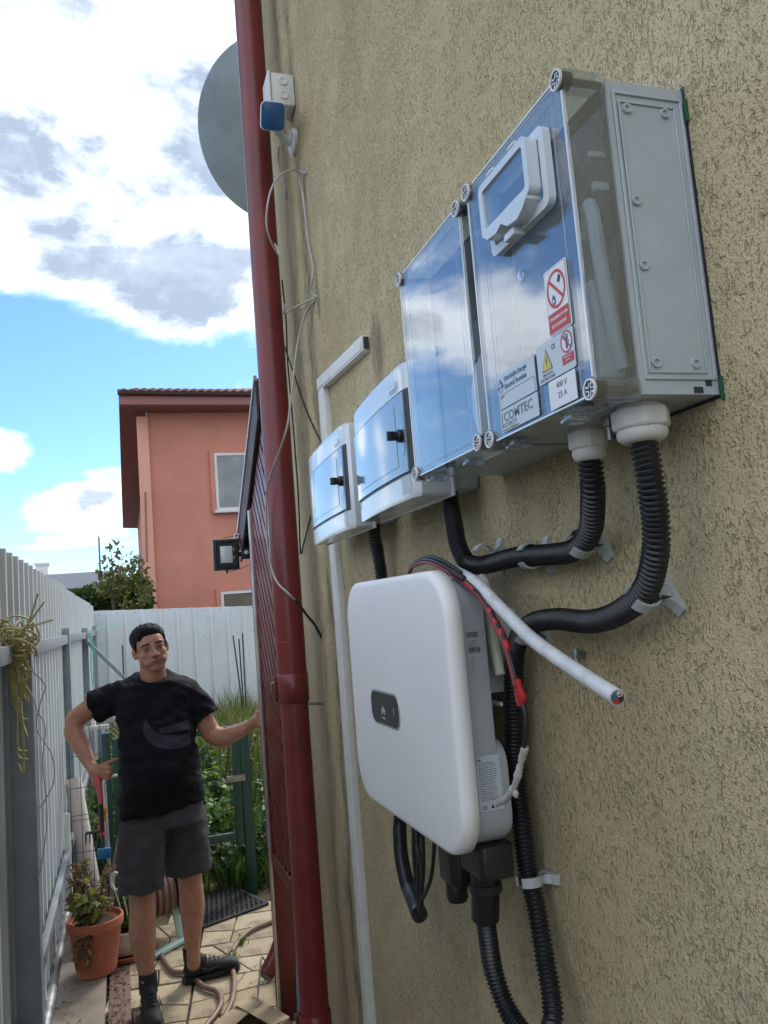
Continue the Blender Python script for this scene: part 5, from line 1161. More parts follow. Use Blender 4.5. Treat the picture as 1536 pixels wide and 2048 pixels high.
st.rings([sring(.150, 4.215, .96, .178, .128), sring(.150, 4.215, .90, .186, .134), sring(.150, 4.215, .84, .194, .136), sring(.150, 4.215, .79, .198, .13)])
st.rings([sring(.060, 4.17, .84, .108, .115, 24), sring(.048, 4.145, .70, .110, .112, 24), sring(.040, 4.125, .60, .105, .108, 24), sring(.040, 4.118, .535, .100, .104, 24, tilt_=-.05)])
st.rings([sring(.245, 4.25, .84, .108, .115, 24), sring(.256, 4.265, .70, .112, .112, 24), sring(.262, 4.28, .60, .112, .108, 24), sring(.265, 4.285, .535, .110, .105, 24, tilt_=.03)])
stm = blend(st, .0075, 4, .5)
nrm_ = [v.normal.copy() for v in stm.vertices]
for v, n_ in zip(stm.vertices, nrm_):
    p = v.co.copy()
    v.co = p+n_*(mnoise.noise(Vector((p.x*14, p.y*10, p.z*6)))*.012+mnoise.noise(Vector((p.x*9+p.z*16, p.y*9, p.z*16-p.x*10)))*.008)
put('shorts', stm, 'shorts_grey', person, sm=180)
# ---- shoes
mat('shoe_black', (0.008, 0.009, 0.012), 0.7, var=0.3, vscale=40, bump=0.001, bscale=160); mat('sole', (0.012, 0.013, 0.016), 0.6); mat('swoosh_white', (0.45, 0.45, 0.47), 0.5); mat('lace', (0.02, 0.022, 0.026), 0.7)
def shoe(heel, yaw_, sc=1.0):
    M = Matrix.Translation(heel) @ Matrix.Rotation(yaw_, 4, 'Z')           # local: toe towards +y
    E = lambda mb, c, r: mb.ell(M @ Vector(c), r, 16, 10, M.to_3x3().to_4x4())
    u = MB(); E(u, (0, .045, .055), (.038, .050, .045)); E(u, (0, .12, .050), (.041, .075, .038)); E(u, (.003, .205, .042), (.046, .060, .032)); E(u, (.002, .235, .036), (.041, .038, .026)); E(u, (0, .07, .085), (.034, .045, .038))
    u.tube([M @ Vector((0, .045, .08)), M @ Vector((0, .04, .125))], [.042, .041], 18)
    so = put('shoe', blend(u, .005, 4, .5), 'shoe_black', person, sm=180)
    s_ = MB(); pl_ = [(.0, -.012), (.030, .0), (.038, .04), (.036, .10), (.044, .17), (.046, .22), (.034, .262), (.004, .278), (-.030, .262), (-.044, .22), (-.042, .17), (-.036, .10), (-.038, .04), (-.030, .0)]
    s_.rings([[M @ Vector((x*.96, y, 0.0)) for x, y in pl_], [M @ Vector((x*1.04, y+.001*(y > .1), .012)) for x, y in pl_], [M @ Vector((x*1.02, y, .024+.006*(y > .2)+.006*(y < .03))) for x, y in pl_]])
    put('sole', s_, 'sole', so, sm=40)
    for sd_ in (-1, 1):
        w_ = [(.040*sd_, .07, .070), (.045*sd_, .10, .052), (.047*sd_, .13, .050), (.046*sd_, .17, .060)]
        put('side_mark', MB().tube([M @ Vector(p) for p in w_], [.001, .0035, .0028, .0008], 6, True, .6), 'lace', so)
    for k in range(5): put('lace', MB().tube([M @ Vector((-.020, .085+k*.022, .108-k*.009)), M @ Vector((0, .088+k*.022, .116-k*.009)), M @ Vector((.020, .085+k*.022, .108-k*.009))], .0028, 6), 'lace', so)
    sk = MB(); sk.tube([M @ Vector((0, .042, .10)), M @ Vector((0, .038, .165))], [.042, .041], 18); sko = put('sock', sk, 'shoe_black', person, sm=60)
    put('sock_mark', MB().tube([M @ Vector((.020, .076, .146)), M @ Vector((.026, .073, .138)), M @ Vector((.036, .062, .147))], [.0008, .0022, .0006], 6), 'swoosh_white', sko)
shoe((.047, 4.155, .003), R(184)); shoe((.222, 4.325, .003), R(-82))

# ================================================================== SMALLER THINGS
mat('gate_green', (0.012, 0.052, 0.042), 0.4, var=0.15, vscale=10, dirt=((0.05, 0.055, 0.045), 14.0, 0.4))
mat('terracotta', (0.36, 0.105, 0.052), 0.75, var=0.14, vscale=9, bump=0.0006, bscale=120, dirt=((0.30, 0.20, 0.15), 12.0, 0.45))
mat('ceramic_white', (0.52, 0.50, 0.48), 0.4, var=0.08, vscale=10, dirt=((0.25, 0.22, 0.18), 12.0, 0.5))
mat('hose', (0.20, 0.115, 0.085), 0.5, var=0.15, vscale=30, dirt=((0.15, 0.12, 0.09), 20.0, 0.4))
mat('reel_green', (0.30, 0.42, 0.37), 0.45, var=0.1, vscale=12)
mat('mat_rubber', (0.016, 0.017, 0.021), 0.6, var=0.3, vscale=20, dirt=((0.10, 0.09, 0.075), 16.0, 0.5))
mat('cut_wood', (0.42, 0.28, 0.15), 0.8, var=0.2, vscale=14, bump=0.001, bscale=40)
mat('pvc_pink', (0.55, 0.47, 0.44), 0.5, var=0.05, vscale=8, dirt=((0.32, 0.26, 0.22), 8.0, 0.4))
mat('mop_white', (0.55, 0.54, 0.51), 0.9, var=0.12, vscale=40, bump=0.002, bscale=150); mat('mop_blue', (0.22, 0.27, 0.38), 0.9, var=0.12, vscale=40)
mat('handle_pink', (0.58, 0.11, 0.12), 0.4, var=0.1, vscale=30); mat('tool_dark', (0.02, 0.026, 0.034), 0.45)
mat('glove_orange', (0.42, 0.17, 0.02), 0.8, var=0.2, vscale=30); mat('clip_blue', (0.02, 0.13, 0.33), 0.4); mat('clip_red', (0.50, 0.06, 0.03), 0.45)
mat('rope_yellow', (0.34, 0.31, 0.13), 0.65, var=0.2, vscale=40); mat('rope_blue', (0.16, 0.30, 0.46), 0.6, var=0.1, vscale=30)
mat('lamp_black', (0.008, 0.012, 0.014), 0.4, coat=0.1); mat('lamp_glass', (0.55, 0.58, 0.60), 0.15, coat=0.4); mat('carton', (0.36, 0.28, 0.18), 0.85, var=0.12, vscale=10)

# ---- floodlight on the porch corner
fl = thing('floodlight', 'black square floodlight with motion sensor on the corner of the porch roof', 'lamp', (.54, 4.0, 2.06))
hs = put('housing', MB().rings([[(.44+.125*a+i, y, 1.985+.152*b+j) for (a, b), (i, j) in zip(((0, 0), (1, 0), (1, 1), (0, 1)), ((q, q), (-q, q), (-q, -q), (q, -q)))] for y, q in ((4.035, .012), (4.025, 0), (4.0, 0), (3.996, .003), (3.995, .014), (4.0, .018))]), 'lamp_black', fl, sm=30)
put('glass', MB().box(.462, .545, 3.9985, 4.0015, 2.010, 2.112), 'badge_dark', hs, sm=0)
put('led_panel', MB().box(.474, .532, 3.9955, 3.9982, 2.020, 2.102), 'lamp_glass', hs, bevel=.002)
for z in (2.045, 2.085): put('led_pad', MB().box(.535, .542, 3.997, 3.9983, z-.008, z+.008), 'screw_steel', hs, sm=0)
put('swivel', MB().tube([(.562, 4.02, 2.06), (.585, 4.02, 2.06)], .012, 12), 'lamp_black', fl)
sn = put('sensor', MB().box(.575, .632, 3.985, 4.04, 2.035, 2.098), 'lamp_black', fl, bevel=.006)
put('sensor_dome', MB().ell((.600, 3.984, 2.066), (.012, .009, .012), 14, 8), 'lamp_glass', sn, sm=180)
put('hood_tip', MB().lathe([(.007, 0), (.002, .018)], axis_m((.502, 4.01, 1.985), (0, 0, -1)), 8), 'lamp_black', hs)
put('lead', MB().tube(spline([(.58, 4.03, 2.10), (.565, 4.03, 2.13), (.575, 4.04, 2.16), (.60, 4.04, 2.15)], .01), .004, 6), 'cable_white', fl)
cable('wire', 'thin dark wire stretched from the floodlight to the porch', [(.49, 4.01, 2.142), (.54, 4.0, 2.150), (.66, 3.95, 2.152)], .0015, 'cable_black', .05, 5)
cable('wire', 'thin dark wire under the floodlight, tied to the porch post', [(.50, 4.01, 1.975), (.56, 3.95, 1.985), (.588, 3.80, 1.995)], .0015, 'cable_black', .05, 5)

# ---- garden gate and wire fence
gate = thing('garden_gate', 'low dark green garden gate with wire mesh behind the man', 'gate', (.3, 5.46, 0))
def bar(nm, a, b, w_, h_, par, m='gate_green'): return put(nm, MB().bar(a, b, w_, h_), m, par, bevel=.003)
put('stile', MB().box(.645, .695, 5.44, 5.48, .30, 1.055), 'gate_green', gate, bevel=.004); put('stile', MB().box(-.085, -.04, 5.44, 5.48, .12, 1.06), 'gate_green', gate, bevel=.004)
put('top_rail', MB().box(-.0395, .6445, 5.442, 5.478, 1.01, 1.05), 'gate_green', gate, bevel=.004); put('bottom_rail', MB().box(-.0395, .6445, 5.442, 5.478, .335, .385), 'gate_green', gate, bevel=.004)
put('latch', MB().box(.60, .72, 5.425, 5.438, .70, .74), 'screw_steel', gate, bevel=.002)
def mesh(x0, x1, z0, z1, y, sx=.055, sz=.165, r=.0022):
    mb = MB(); x = x0
    while x <= x1+1e-6: mb.tube([(x, y, z0), (x, y, z1)], r, 5); x += sx
    z = z0
    while z <= z1+1e-6: mb.tube([(x0, y+.004, z), (x1, y+.004, z)], r, 5); mb.tube([(x0, y+.004, z+.028), (x1, y+.004, z+.028)], r*.9, 5) if int(z*100) % 3 == 0 else None; z += sz
    return mb
put('wire_mesh', mesh(-.035, .64, .36, 1.03, 5.46), 'gate_green', gate, sm=60)
gf = thing('wire_fence', 'green wire garden fence with a dark post beside the gate', 'fence', (.74, 5.47, 0))
put('post', MB().box(.70, .758, 5.44, 5.498, -.02, 1.06), 'gate_green', gf, bevel=.004); put('post', MB().box(-.145, -.095, 5.44, 5.49, -.02, 1.1), 'gate_green', gf, bevel=.004)
put('wire_mesh', mesh(.765, 1.7, .03, 1.0, 5.47), 'gate_green', gf, sm=60); put('wire_mesh', mesh(-.335, -.15, .03, 1.16, 5.46, .06, .19), 'gate_green', gf, sm=60)
put('wire_mesh', mesh(-.03, .64, .02, .33, 5.50), 'gate_green', gf, sm=60)

# ---- rubber door mat
dm_ = thing('door_mat', 'black rubber mat with rows of holes on the paving by the gate', 'mat', (.49, 5.3, 0))
ex = Vector((.42, .185, 0)); ey = Vector((-.175, .485, 0)); o0 = Vector((.355, 4.985, .004)); ex_n = ex.normalized(); ey_n = ey.normalized()
lat = MB(); na, nb = 13, 15
for i in range(na+1):
    for j in range(nb):
        off = .5 if j % 2 else 0
        p = o0+ex*((i+off)/(na+.5))+ey*((j+.15)/nb); q = o0+ex*((i+off)/(na+.5))+ey*((j+.85)/nb)
        lat.bar(p+Vector((0, 0, .005)), q+Vector((0, 0, .005)), .008, .012)
for j in range(nb+1):
    p = o0+ey*(j/nb); lat.bar(p+Vector((0, 0, .004)), p+ex+Vector((0, 0, .004)), .009, .012)
put('lattice', lat, 'mat_rubber', dm_, sm=0)
bd = MB()
for p, q in ((o0, o0+ex), (o0+ex, o0+ex+ey), (o0+ex+ey, o0+ey), (o0+ey, o0)): bd.bar(p+Vector((0, 0, .0045)), q+Vector((0, 0, .0045)), .018, .014)
put('border', bd, 'mat_rubber', dm_, sm=0)
tag(put('wood_offcut', MB().rings([[(.47+.07*math.cos(a)*(1+.1*math.sin(2*a)), 5.62+.045*math.sin(a), z) for a in [R(15*k) for k in range(24)]] for z in (.0, .045)]), 'cut_wood', bevel=.004), 'pale round slice of wood beside the rubber mat', 'wood')

# ---- hoses and reel
def hose(label, pts): return tag(put('garden_hose', MB().tube(spline([Vector(p)+Vector((0, 0, .002)) for p in pts], .02), .0125, 12), 'hose', sm=60), label, 'hose')
hose('brown garden hose coming from the reel and curving under the shoe towards the camera', [(.09, 4.98, .10), (.085, 4.95, .03), (0.104, 4.865, 0.014), (0.144, 4.601, 0.014), (0.182, 4.453, 0.014), (0.25, 4.40, 0.014), (0.30, 4.22, 0.014), (0.358, 4.126, 0.014), (0.362, 4.002, 0.014), (0.316, 3.886, 0.014), (0.285, 3.836, 0.014), (0.244, 3.736, 0.014), (.2, 3.5, .014)])
hose('brown garden hose lying across the paving from the porch side', [(1.0, 4.95, .014), (0.725, 4.845, 0.014), (0.591, 4.764, 0.014), (0.500, 4.60, 0.014), (0.46, 4.45, 0.014), (0.452, 4.25, 0.014), (0.430, 4.085, 0.014), (0.398, 3.959, 0.014), (0.350, 3.84, 0.014), (0.30, 3.70, 0.014), (.26, 3.5, .014)])
reel = thing('hose_reel', 'hose reel with pale frame and brown hose behind the man', 'hose reel', (.14, 4.98, 0))
ax = Vector((1, .25, 0)).normalized(); cw = Vector((.150, 4.98, .235))
wl = MB()
for k in range(7): wl.tube([cw+ax*(-.055+.018*k)+Vector((0, 0, 0))+(Vector((0, 0, 1))*math.cos(a)+ax.cross(Vector((0, 0, 1)))*math.sin(a))*(.095+.012*(k % 2)) for a in [R(15*q) for q in range(25)]], .0125, 8)
put('coiled_hose', wl, 'hose', reel, sm=60)
for s_ in (-.075, .075): put('side_disc', MB().lathe([(.03, 0), (.135, .0), (.14, .006), (.135, .012), (.03, .012)], axis_m(cw+ax*s_, ax), 32), 'tool_dark', reel, sm=30)
put('frame', MB().tube(spline([(-.02, 4.86, .012), (.03, 4.93, .18), (.04, 4.95, .34), (.10, 4.96, .385), (.20, 4.99, .375), (.27, 5.0, .33), (.28, 5.06, .15), (.27, 5.14, .012)], .03), .015, 10), 'cable_white', reel, sm=60)
put('foot', MB().bar((.05, 4.66, .018), (.27, 4.86, .018), .05, .022), 'reel_green', reel, bevel=.005); put('foot', MB().bar((.0, 4.90, .018), (.10, 4.72, .018), .045, .022), 'reel_green', reel, bevel=.005)
put('upright', MB().bar((.245, 4.84, .02), (.205, 4.96, .26), .04, .016), 'reel_green', reel, bevel=.004)
wcoil = MB()
for k in range(4): wcoil.tube([Vector((-.085+.024*math.cos(a)+.004*k, 4.80+.01*k, .40+.045*math.sin(a)-.006*k)) for a in [R(18*q) for q in range(21)]], .0045, 6)
wcoil.tube(spline([(-.07, 4.80, .37), (-.045, 4.80, .30), (-.03, 4.80, .20), (-.02, 4.82, .10)], .02), .004, 6); wcoil.tube(spline([(-.10, 4.80, .38), (-.075, 4.79, .30), (-.06, 4.80, .22)], .02), .004, 6)
tag(put('cord_coil', wcoil, 'cable_white', sm=60), 'small coil of white cord hanging above the plant pots', 'cord')

# ---- flower pots
def lathe_at(prof, x, y, seg=36): return MB().lathe(prof, Matrix.Translation((x, y, 0)), seg)
pot = thing('flower_pot', 'terracotta flower pot with withered plants by the metal fence', 'flower pot', (-.19, 4.66, .012))
put('pot', lathe_at([(.092, .013), (.098, .02), (.106, .07), (.128, .235), (.130, .238), (.139, .240), (.142, .270), (.139, .282), (.130, .283), (.126, .262), (.118, .258)], -.19, 4.66), 'terracotta', pot, sm=30)
put('soil', lathe_at([(.126, .245), (.10, .258), (.03, .266)], -.19, 4.66), 'soil', pot)
pot2 = thing('flower_pot', 'rounded whitish pot on a terracotta saucer with green leaves', 'flower pot', (-.045, 4.84, .01))
put('pot', lathe_at([(.075, .026), (.10, .03), (.122, .06), (.132, .10), (.128, .135), (.132, .148), (.124, .150), (.118, .135)], -.045, 4.84), 'ceramic_white', pot2, sm=40)
put('soil', lathe_at([(.12, .125), (.05, .138)], -.045, 4.84), 'soil', pot2)
put('saucer', lathe_at([(.11, .006), (.145, .010), (.158, .034), (.152, .036), (.142, .016), (.05, .014)], -.045, 4.84), 'terracotta', pot2, sm=30)

# ---- pipes and tools by the fence
tag(put('plastic_pipe', MB().tube([(-.335, 5.75, .80), (-.215, 5.55, .012)], .052, 24), 'pvc_pink', sm=50), 'wide pinkish white plastic pipe leaning against the fence post', 'pipe')
tag(put('plastic_strip', MB().tube([(-.350, 5.35, .012), (-.358, 5.42, .66)], .017, 10), 'cable_white', sm=50), 'narrow white plastic tube standing against the metal fence', 'tube')
tag(put('steel_tube', MB().tube(spline([(-.120, 5.25, .01), (-.128, 5.28, .40), (-.135, 5.3, .80), (-.128, 5.3, .845), (-.10, 5.3, .858), (-.03, 5.3, .862)], .02), .0125, 12), 'zinc', sm=60), 'galvanised steel tube bent at the top, standing beside the man', 'tube')
mop = thing('mop', 'striped white flat mop head hanging up behind the bent arm', 'mop', (-.17, 5.6, 1.0))
for k in range(6):
    x = -.237+k*.0225; dz = .012*math.sin(k*2.1)
    put('strip', MB().rings([[(x, 5.585, z), (x+.0215, 5.583, z), (x+.0215, 5.602, z), (x, 5.602, z)] for z in (.935+dz, 1.0, 1.07, 1.112+.004*k)]), 'mop_blue' if k in (1, 3, 5) else 'mop_white', mop, bevel=.003)
put('head_seam', MB().box(-.240, -.100, 5.582, 5.605, 1.105, 1.138), 'mop_white', mop, bevel=.008)
put('handle', MB().tube([(-.185, 5.61, 1.12), (-.225, 5.64, 1.34)], .011, 10), 'cable_white', mop)
rake = thing('hand_rake', 'small hand rake with pink handle held at the hip', 'hand tool', (-.135, 4.06, .95))
put('handle', MB().tube([(-.134, 4.060, 1.085), (-.130, 4.060, 1.06), (-.124, 4.058, 1.01), (-.121, 4.056, .962)], [.012, .0145, .0135, .011], 14), 'handle_pink', rake, sm=60)
put('shaft', MB().tube([(-.121, 4.056, .965), (-.120, 4.056, .835)], .0095, 10), 'tool_dark', rake)
put('head_bar', MB().tube([(-.118, 4.056, .838), (-.190, 4.050, .842)], .007, 8), 'tool_dark', rake)
for k in range(5): put('tine', MB().tube([(-.190+k*.017, 4.05, .842), (-.190+k*.017, 4.035, .815), (-.190+k*.017, 4.01, .80)], [.004, .0035, .002], 6), 'tool_dark', rake)
gl = MB(); gl.ell((-.150, 5.22, .655), (.026, .018, .042)); gl.ell((-.138, 5.21, .69), (.018, .014, .028)); gl.ell((-.165, 5.21, .625), (.014, .012, .026))
tag(put('work_glove', blend(gl, .005, 3, .5), 'glove_orange', sm=180), 'orange brown work glove hung on the steel tube', 'glove')
spade = thing('garden_spade', 'garden tool with dark shaft, red collar and blue clip behind the pots', 'garden tool', (-.14, 5.18, 0))
put('shaft', MB().tube([(-.105, 5.10, .05), (-.150, 5.2, .46), (-.162, 5.2, .70)], .012, 10), 'tool_dark', spade); put('collar', MB().tube([(-.1555, 5.2, .555), (-.1585, 5.2, .615)], .020, 12), 'clip_red', spade)
put('clip', MB().box(-.185, -.110, 5.165, 5.20, .425, .485), 'clip_blue', spade, bevel=.008)
put('lower_shaft', MB().tube(spline([(-.06, 5.18, .54), (-.10, 5.14, .36), (-.125, 5.05, .12), (-.13, 5.02, .02)], .04), .012, 10), 'hose', spade)
tag(put('blue_plastic', MB().lathe([(.028, .004), (.03, .01), (.03, .14), (.026, .16), (.012, .175), (.012, .195)], Matrix.Translation((-.105, 5.02, .0)), 16), 'clip_blue', sm=30), 'bright blue plastic object half hidden behind the terracotta pot', 'plastic object')  # bottle shape made up for an unidentified blue plastic thing

# ---- rope tangle on the near fence post
rt = thing('rope_tangle', 'tangled bundle of yellowish cables hung over the near fence post', 'rope', (-.34, 3.12, 1.72))
rg = random.Random(21)
for k in range(26):
    c = Vector((-.352+rg.uniform(-.03, .03), 3.11+rg.uniform(-.05, .05), 1.735+rg.uniform(-.035, .03))); r1 = rg.uniform(.035, .075); r2 = rg.uniform(.03, .06)
    a0 = rg.uniform(0, 6.28); q = Matrix.Rotation(rg.uniform(-.6, .6), 3, 'X') @ Matrix.Rotation(rg.uniform(-1.0, 1.0), 3, 'Y') @ Matrix.Rotation(rg.uniform(0, 3.1), 3, 'Z')
    pts = [c+q @ Vector((r1*math.cos(a0+t_*.5), r2*math.sin(a0+t_*.5)*.6, r2*math.sin(a0+t_*.5))) for t_ in range(rg.randint(6, 13))]
    put('strand', MB().tube(spline(pts, .012), .0038, 6), 'rope_yellow', rt, sm=60)
for k in range(13):
    x = -.345+rg.uniform(-.03, .035); z1_ = rg.choice((1.62, 1.55, 1.45, 1.36, 1.30))+rg.uniform(-.03, .03)
    pts = [(x, 3.13, 1.75), (x-.01+rg.uniform(-.02, .03), 3.10, 1.68), (x+rg.uniform(-.01, .035), 3.09, (1.68+z1_)/2), (x+rg.uniform(-.01, .04), 3.09, z1_), (x+.02+rg.uniform(-.005, .03), 3.09, z1_+rg.uniform(-.04, .03))]
    if k % 3 == 0: pts += [(pts[-1][0]-.015, 3.085, pts[-1][2]+.06), (pts[-1][0]-.02, 3.09, 1.66)]
    put('strand', MB().tube(spline(pts, .015), .0036, 6), 'rope_yellow', rt, sm=60)
for a in ((.05, .10), (.075, .035), (.03, .13)): put('loose_end', MB().tube(spline([(-.33, 3.1, 1.76), (-.30, 3.08, 1.77+a[1]*.3), (-.30+a[0], 3.06, 1.765+a[1])], .015), .0036, 6), 'rope_yellow', rt, sm=60)
cable('wire', 'thin grey wire dangling in a loop from the rope bundle on the fence post', [(-.316, 3.15, 1.64), (-.268, 3.2, 1.57), (-.283, 3.2, 1.52), (-.30, 3.2, 1.42), (-.255, 3.2, 1.33), (-.249, 3.2, 1.236), (-.281, 3.2, 1.171), (-.331, 3.2, 1.111)], .0022, 'cable_grey', .02, 6)
cable('wire', 'second thin grey wire hanging beside the near fence post', [(-.320, 3.15, 1.62), (-.30, 3.18, 1.50), (-.272, 3.2, 1.42), (-.285, 3.2, 1.30), (-.275, 3.2, 1.12), (-.30, 3.2, .95), (-.33, 3.2, .85)], .0018, 'cable_grey', .02, 6)
# ---- blue rope by the downpipe, carton in the foreground
br = thing('blue_rope', 'hanging light blue rope beside the foot of the dark red downpipe', 'rope', (.53, 3.02, .3))
for k in range(5): put('strand', MB().tube(spline([(.545+.003*k, 3.02, .54-.01*k), (.538+.004*k, 3.01, .42), (.532+.006*k, 3.0, .25), (.53+.006*k, 3.0, .02)], .03), .004, 6), 'rope_blue', br, sm=60)
cb = thing('carton', 'open beige carton corner on the paving in the foreground', 'box', (.44, 3.65, 0))
c0, c1, c2, c3 = Vector((.30, 3.70, 0)), Vector((.486, 3.87, 0)), Vector((.60, 3.60, 0)), Vector((.40, 3.42, 0))
for p, q in ((c0, c1), (c1, c2), (c2, c3), (c3, c0)): put('side', MB().bar(p+Vector((0, 0, .04)), q+Vector((0, 0, .04)), .005, .075), 'carton', cb, sm=0)
put('flap', MB().raw([c1+Vector((0, 0, .078)), c2+Vector((0, 0, .078)), c2+Vector((-.08, -.06, .085)), c1+Vector((-.09, -.07, .09))], [(0, 1, 2, 3)]), 'carton', cb, sm=0)
put('flap', MB().raw([c0+Vector((0, 0, .078)), c1+Vector((0, 0, .078)), c1+Vector((.03, -.10, .086)), c0+Vector((.05, -.10, .082))], [(0, 1, 2, 3)]), 'carton', cb, sm=0)
put('bottom', MB().raw([c0+Vector((0, 0, .006)), c1+Vector((0, 0, .006)), c2+Vector((0, 0, .006)), c3+Vector((0, 0, .006))], [(0, 1, 2, 3)]), 'carton', cb, sm=0)
cable('wire', 'grey wire hanging from the porch downpipe outlet to the carton', [(.56, 3.90, .19), (.535, 3.84, .24), (.518, 3.80, .19), (.500, 3.79, .10), (.492, 3.78, .01)], .004, 'cable_grey', .02, 6)

# ================================================================== PLANTS
def leaf_mat(name, c1, c2, tr=0.35):
    m = bpy.data.materials.new(name); m.use_nodes = True; t = NT(m.node_tree); b = m.node_tree.nodes['Principled BSDF']; out = m.node_tree.nodes['Material Output']
    g = t.new('ShaderNodeNewGeometry'); rnd = g.outputs['Random Per Island']
    col = t.mix(rnd, c1, c2); t.put(b.inputs['Base Color'], col); b.inputs['Roughness'].default_value = .5; b.inputs['Specular IOR Level'].default_value = .3
    tl = t.new('ShaderNodeBsdfTranslucent'); t.put(tl.inputs[0], t.mix(1.0, col, (1.6, 1.7, .8), 'MULTIPLY')); mx = t.new('ShaderNodeMixShader'); mx.inputs[0].default_value = tr
    t.t.links.new(b.outputs[0], mx.inputs[1]); t.t.links.new(tl.outputs[0], mx.inputs[2]); t.t.links.new(mx.outputs[0], out.inputs[0]); MAT[name] = m
leaf_mat('leaf_mid', (0.032, 0.072, 0.016), (0.075, 0.13, 0.032)); leaf_mat('leaf_bright', (0.065, 0.15, 0.022), (0.13, 0.235, 0.045)); leaf_mat('leaf_dark', (0.028, 0.060, 0.018), (0.065, 0.105, 0.032))
leaf_mat('leaf_olive', (0.10, 0.125, 0.04), (0.20, 0.19, 0.075)); leaf_mat('leaf_dry', (0.10, 0.065, 0.035), (0.24, 0.17, 0.09), .2); leaf_mat('straw', (0.16, 0.14, 0.06), (0.26, 0.23, 0.12), .2)
mat('bark', (0.075, 0.055, 0.04), .9, var=.3, vscale=14, bump=.004, bscale=40); mat('petal_orange', (0.60, 0.20, 0.02), .6)
def leaf(mb, p, d, n_, L, wd, bend=.25):
    d = Vector(d).normalized(); s_ = d.cross(Vector(n_)); s_ = s_.normalized() if s_.length > 1e-4 else d.orthogonal().normalized(); n2 = s_.cross(d)
    p = Vector(p); a = p; b = p+d*L*.45+s_*wd*.5+n2*L*.06; c = p+d*L-n2*L*bend; e = p+d*L*.45-s_*wd*.5+n2*L*.06; m0 = p+d*L*.5
    mb.raw([a, b, c, e, m0], [(0, 1, 4), (1, 2, 4), (2, 3, 4), (3, 0, 4)])
def rdir(rg, up=.2):
    v = Vector((rg.gauss(0, 1), rg.gauss(0, 1), rg.gauss(up, 1))); return v.normalized()
def crown(rg, clumps, n, L, wd):
    mb = MB(); tot = sum(r[0]*r[1]*r[2] for c, r in clumps)
    for c, r in clumps:
        for k in range(int(n*r[0]*r[1]*r[2]/tot)):
            v = rdir(rg, 0); rr_ = rg.uniform(.55, 1.05)**.6; p = Vector(c)+Vector((v.x*r[0], v.y*r[1], v.z*r[2]))*rr_
            d = (v+rdir(rg)*.9); leaf(mb, p, d, rdir(rg, .6), L*rg.uniform(.6, 1.25), wd*rg.uniform(.6, 1.2))
    return mb
def tree(label, base, h, clumps, n, L, wd, m, seed, limbs, trunk_r=.05, group=None):
    rg = random.Random(seed); t = thing('tree', label, 'tree', base, group); B = Vector(base)
    mb = MB(); mb.tube(spline([B, B+Vector((.05, 0, h*.5)), B+Vector((-.03, 0, h))], h/8), trunk_r, 8) 
    tr = put('trunk', mb, 'bark', t, sm=60)
    for a, b in limbs:
        lp = spline([a, (Vector(a)+Vector(b))/2+Vector((rg.uniform(-.1, .1), 0, .05)), b], .1)
        put('limb', MB().tube(lp, [trunk_r*.45*(1-.8*i/(len(lp)-1)) for i in range(len(lp))], 6), 'bark', tr, sm=60)
    put('crown', crown(rg, clumps, n, L, wd), m, t, sm=0); return t
# bushes and trees over the end fence
tree('dense dark green bush rising behind the end fence', (-.55, 15.2, 0), 1.9, [((-.78, 15.2, 2.08), (.40, .4, .30)), ((-.35, 15.2, 2.15), (.40, .4, .32)), ((.05, 15.2, 2.1), (.40, .4, .40)), ((.28, 15.3, 2.2), (.30, .3, .40)), ((-.55, 15.1, 2.20), (.22, .2, .16))], 5200, .085, .06, 'leaf_dark', 3, [((-.55, 15.2, 1.6), (-.8, 15.2, 2.1)), ((-.55, 15.2, 1.6), (.1, 15.2, 2.2))])
tree('loose olive tree with round leaves in front of the salmon house', (-.1, 14.6, 0), 2.4, [((-.12, 14.6, 2.95), (.12, .1, .12)), ((-.02, 14.6, 3.04), (.10, .1, .08)), ((-.22, 14.6, 2.72), (.14, .1, .14)), ((.16, 14.6, 2.85), (.12, .1, .10)), ((.30, 14.6, 2.66), (.16, .12, .16)), ((.05, 14.6, 2.55), (.26, .2, .16)), ((.36, 14.6, 2.40), (.16, .12, .14)), ((-.15, 14.6, 2.40), (.25, .2, .16)), ((.20, 14.6, 2.20), (.30, .2, .20))], 620, .10, .085, 'leaf_olive', 5, [((-.13, 14.6, 2.3), (-.12, 14.6, 3.05)), ((-.13, 14.6, 2.3), (.32, 14.6, 2.75)), ((-.13, 14.6, 2.2), (-.25, 14.6, 2.75)), ((.05, 14.6, 2.5), (.17, 14.6, 2.95))], .035)
rg = random.Random(31)
sprig = MB()
for k in range(60):
    z = 2.2+k*.012; leaf(sprig, (.335+rg.uniform(-.05, .05)*(1-k/70), 14.9, z), (rg.uniform(-1, 1), rg.uniform(-.5, .5), 1), rdir(rg), .08, .025)
sp = thing('tree', 'slender upright shoot of pale leaves beside the salmon house corner', 'tree', (.335, 14.9, 0)); put('trunk', MB().tube([(.335, 14.9, 0), (.335, 14.9, 2.95)], [.02, .004], 6), 'bark', sp); put('crown', sprig, 'leaf_mid', sp, sm=0)

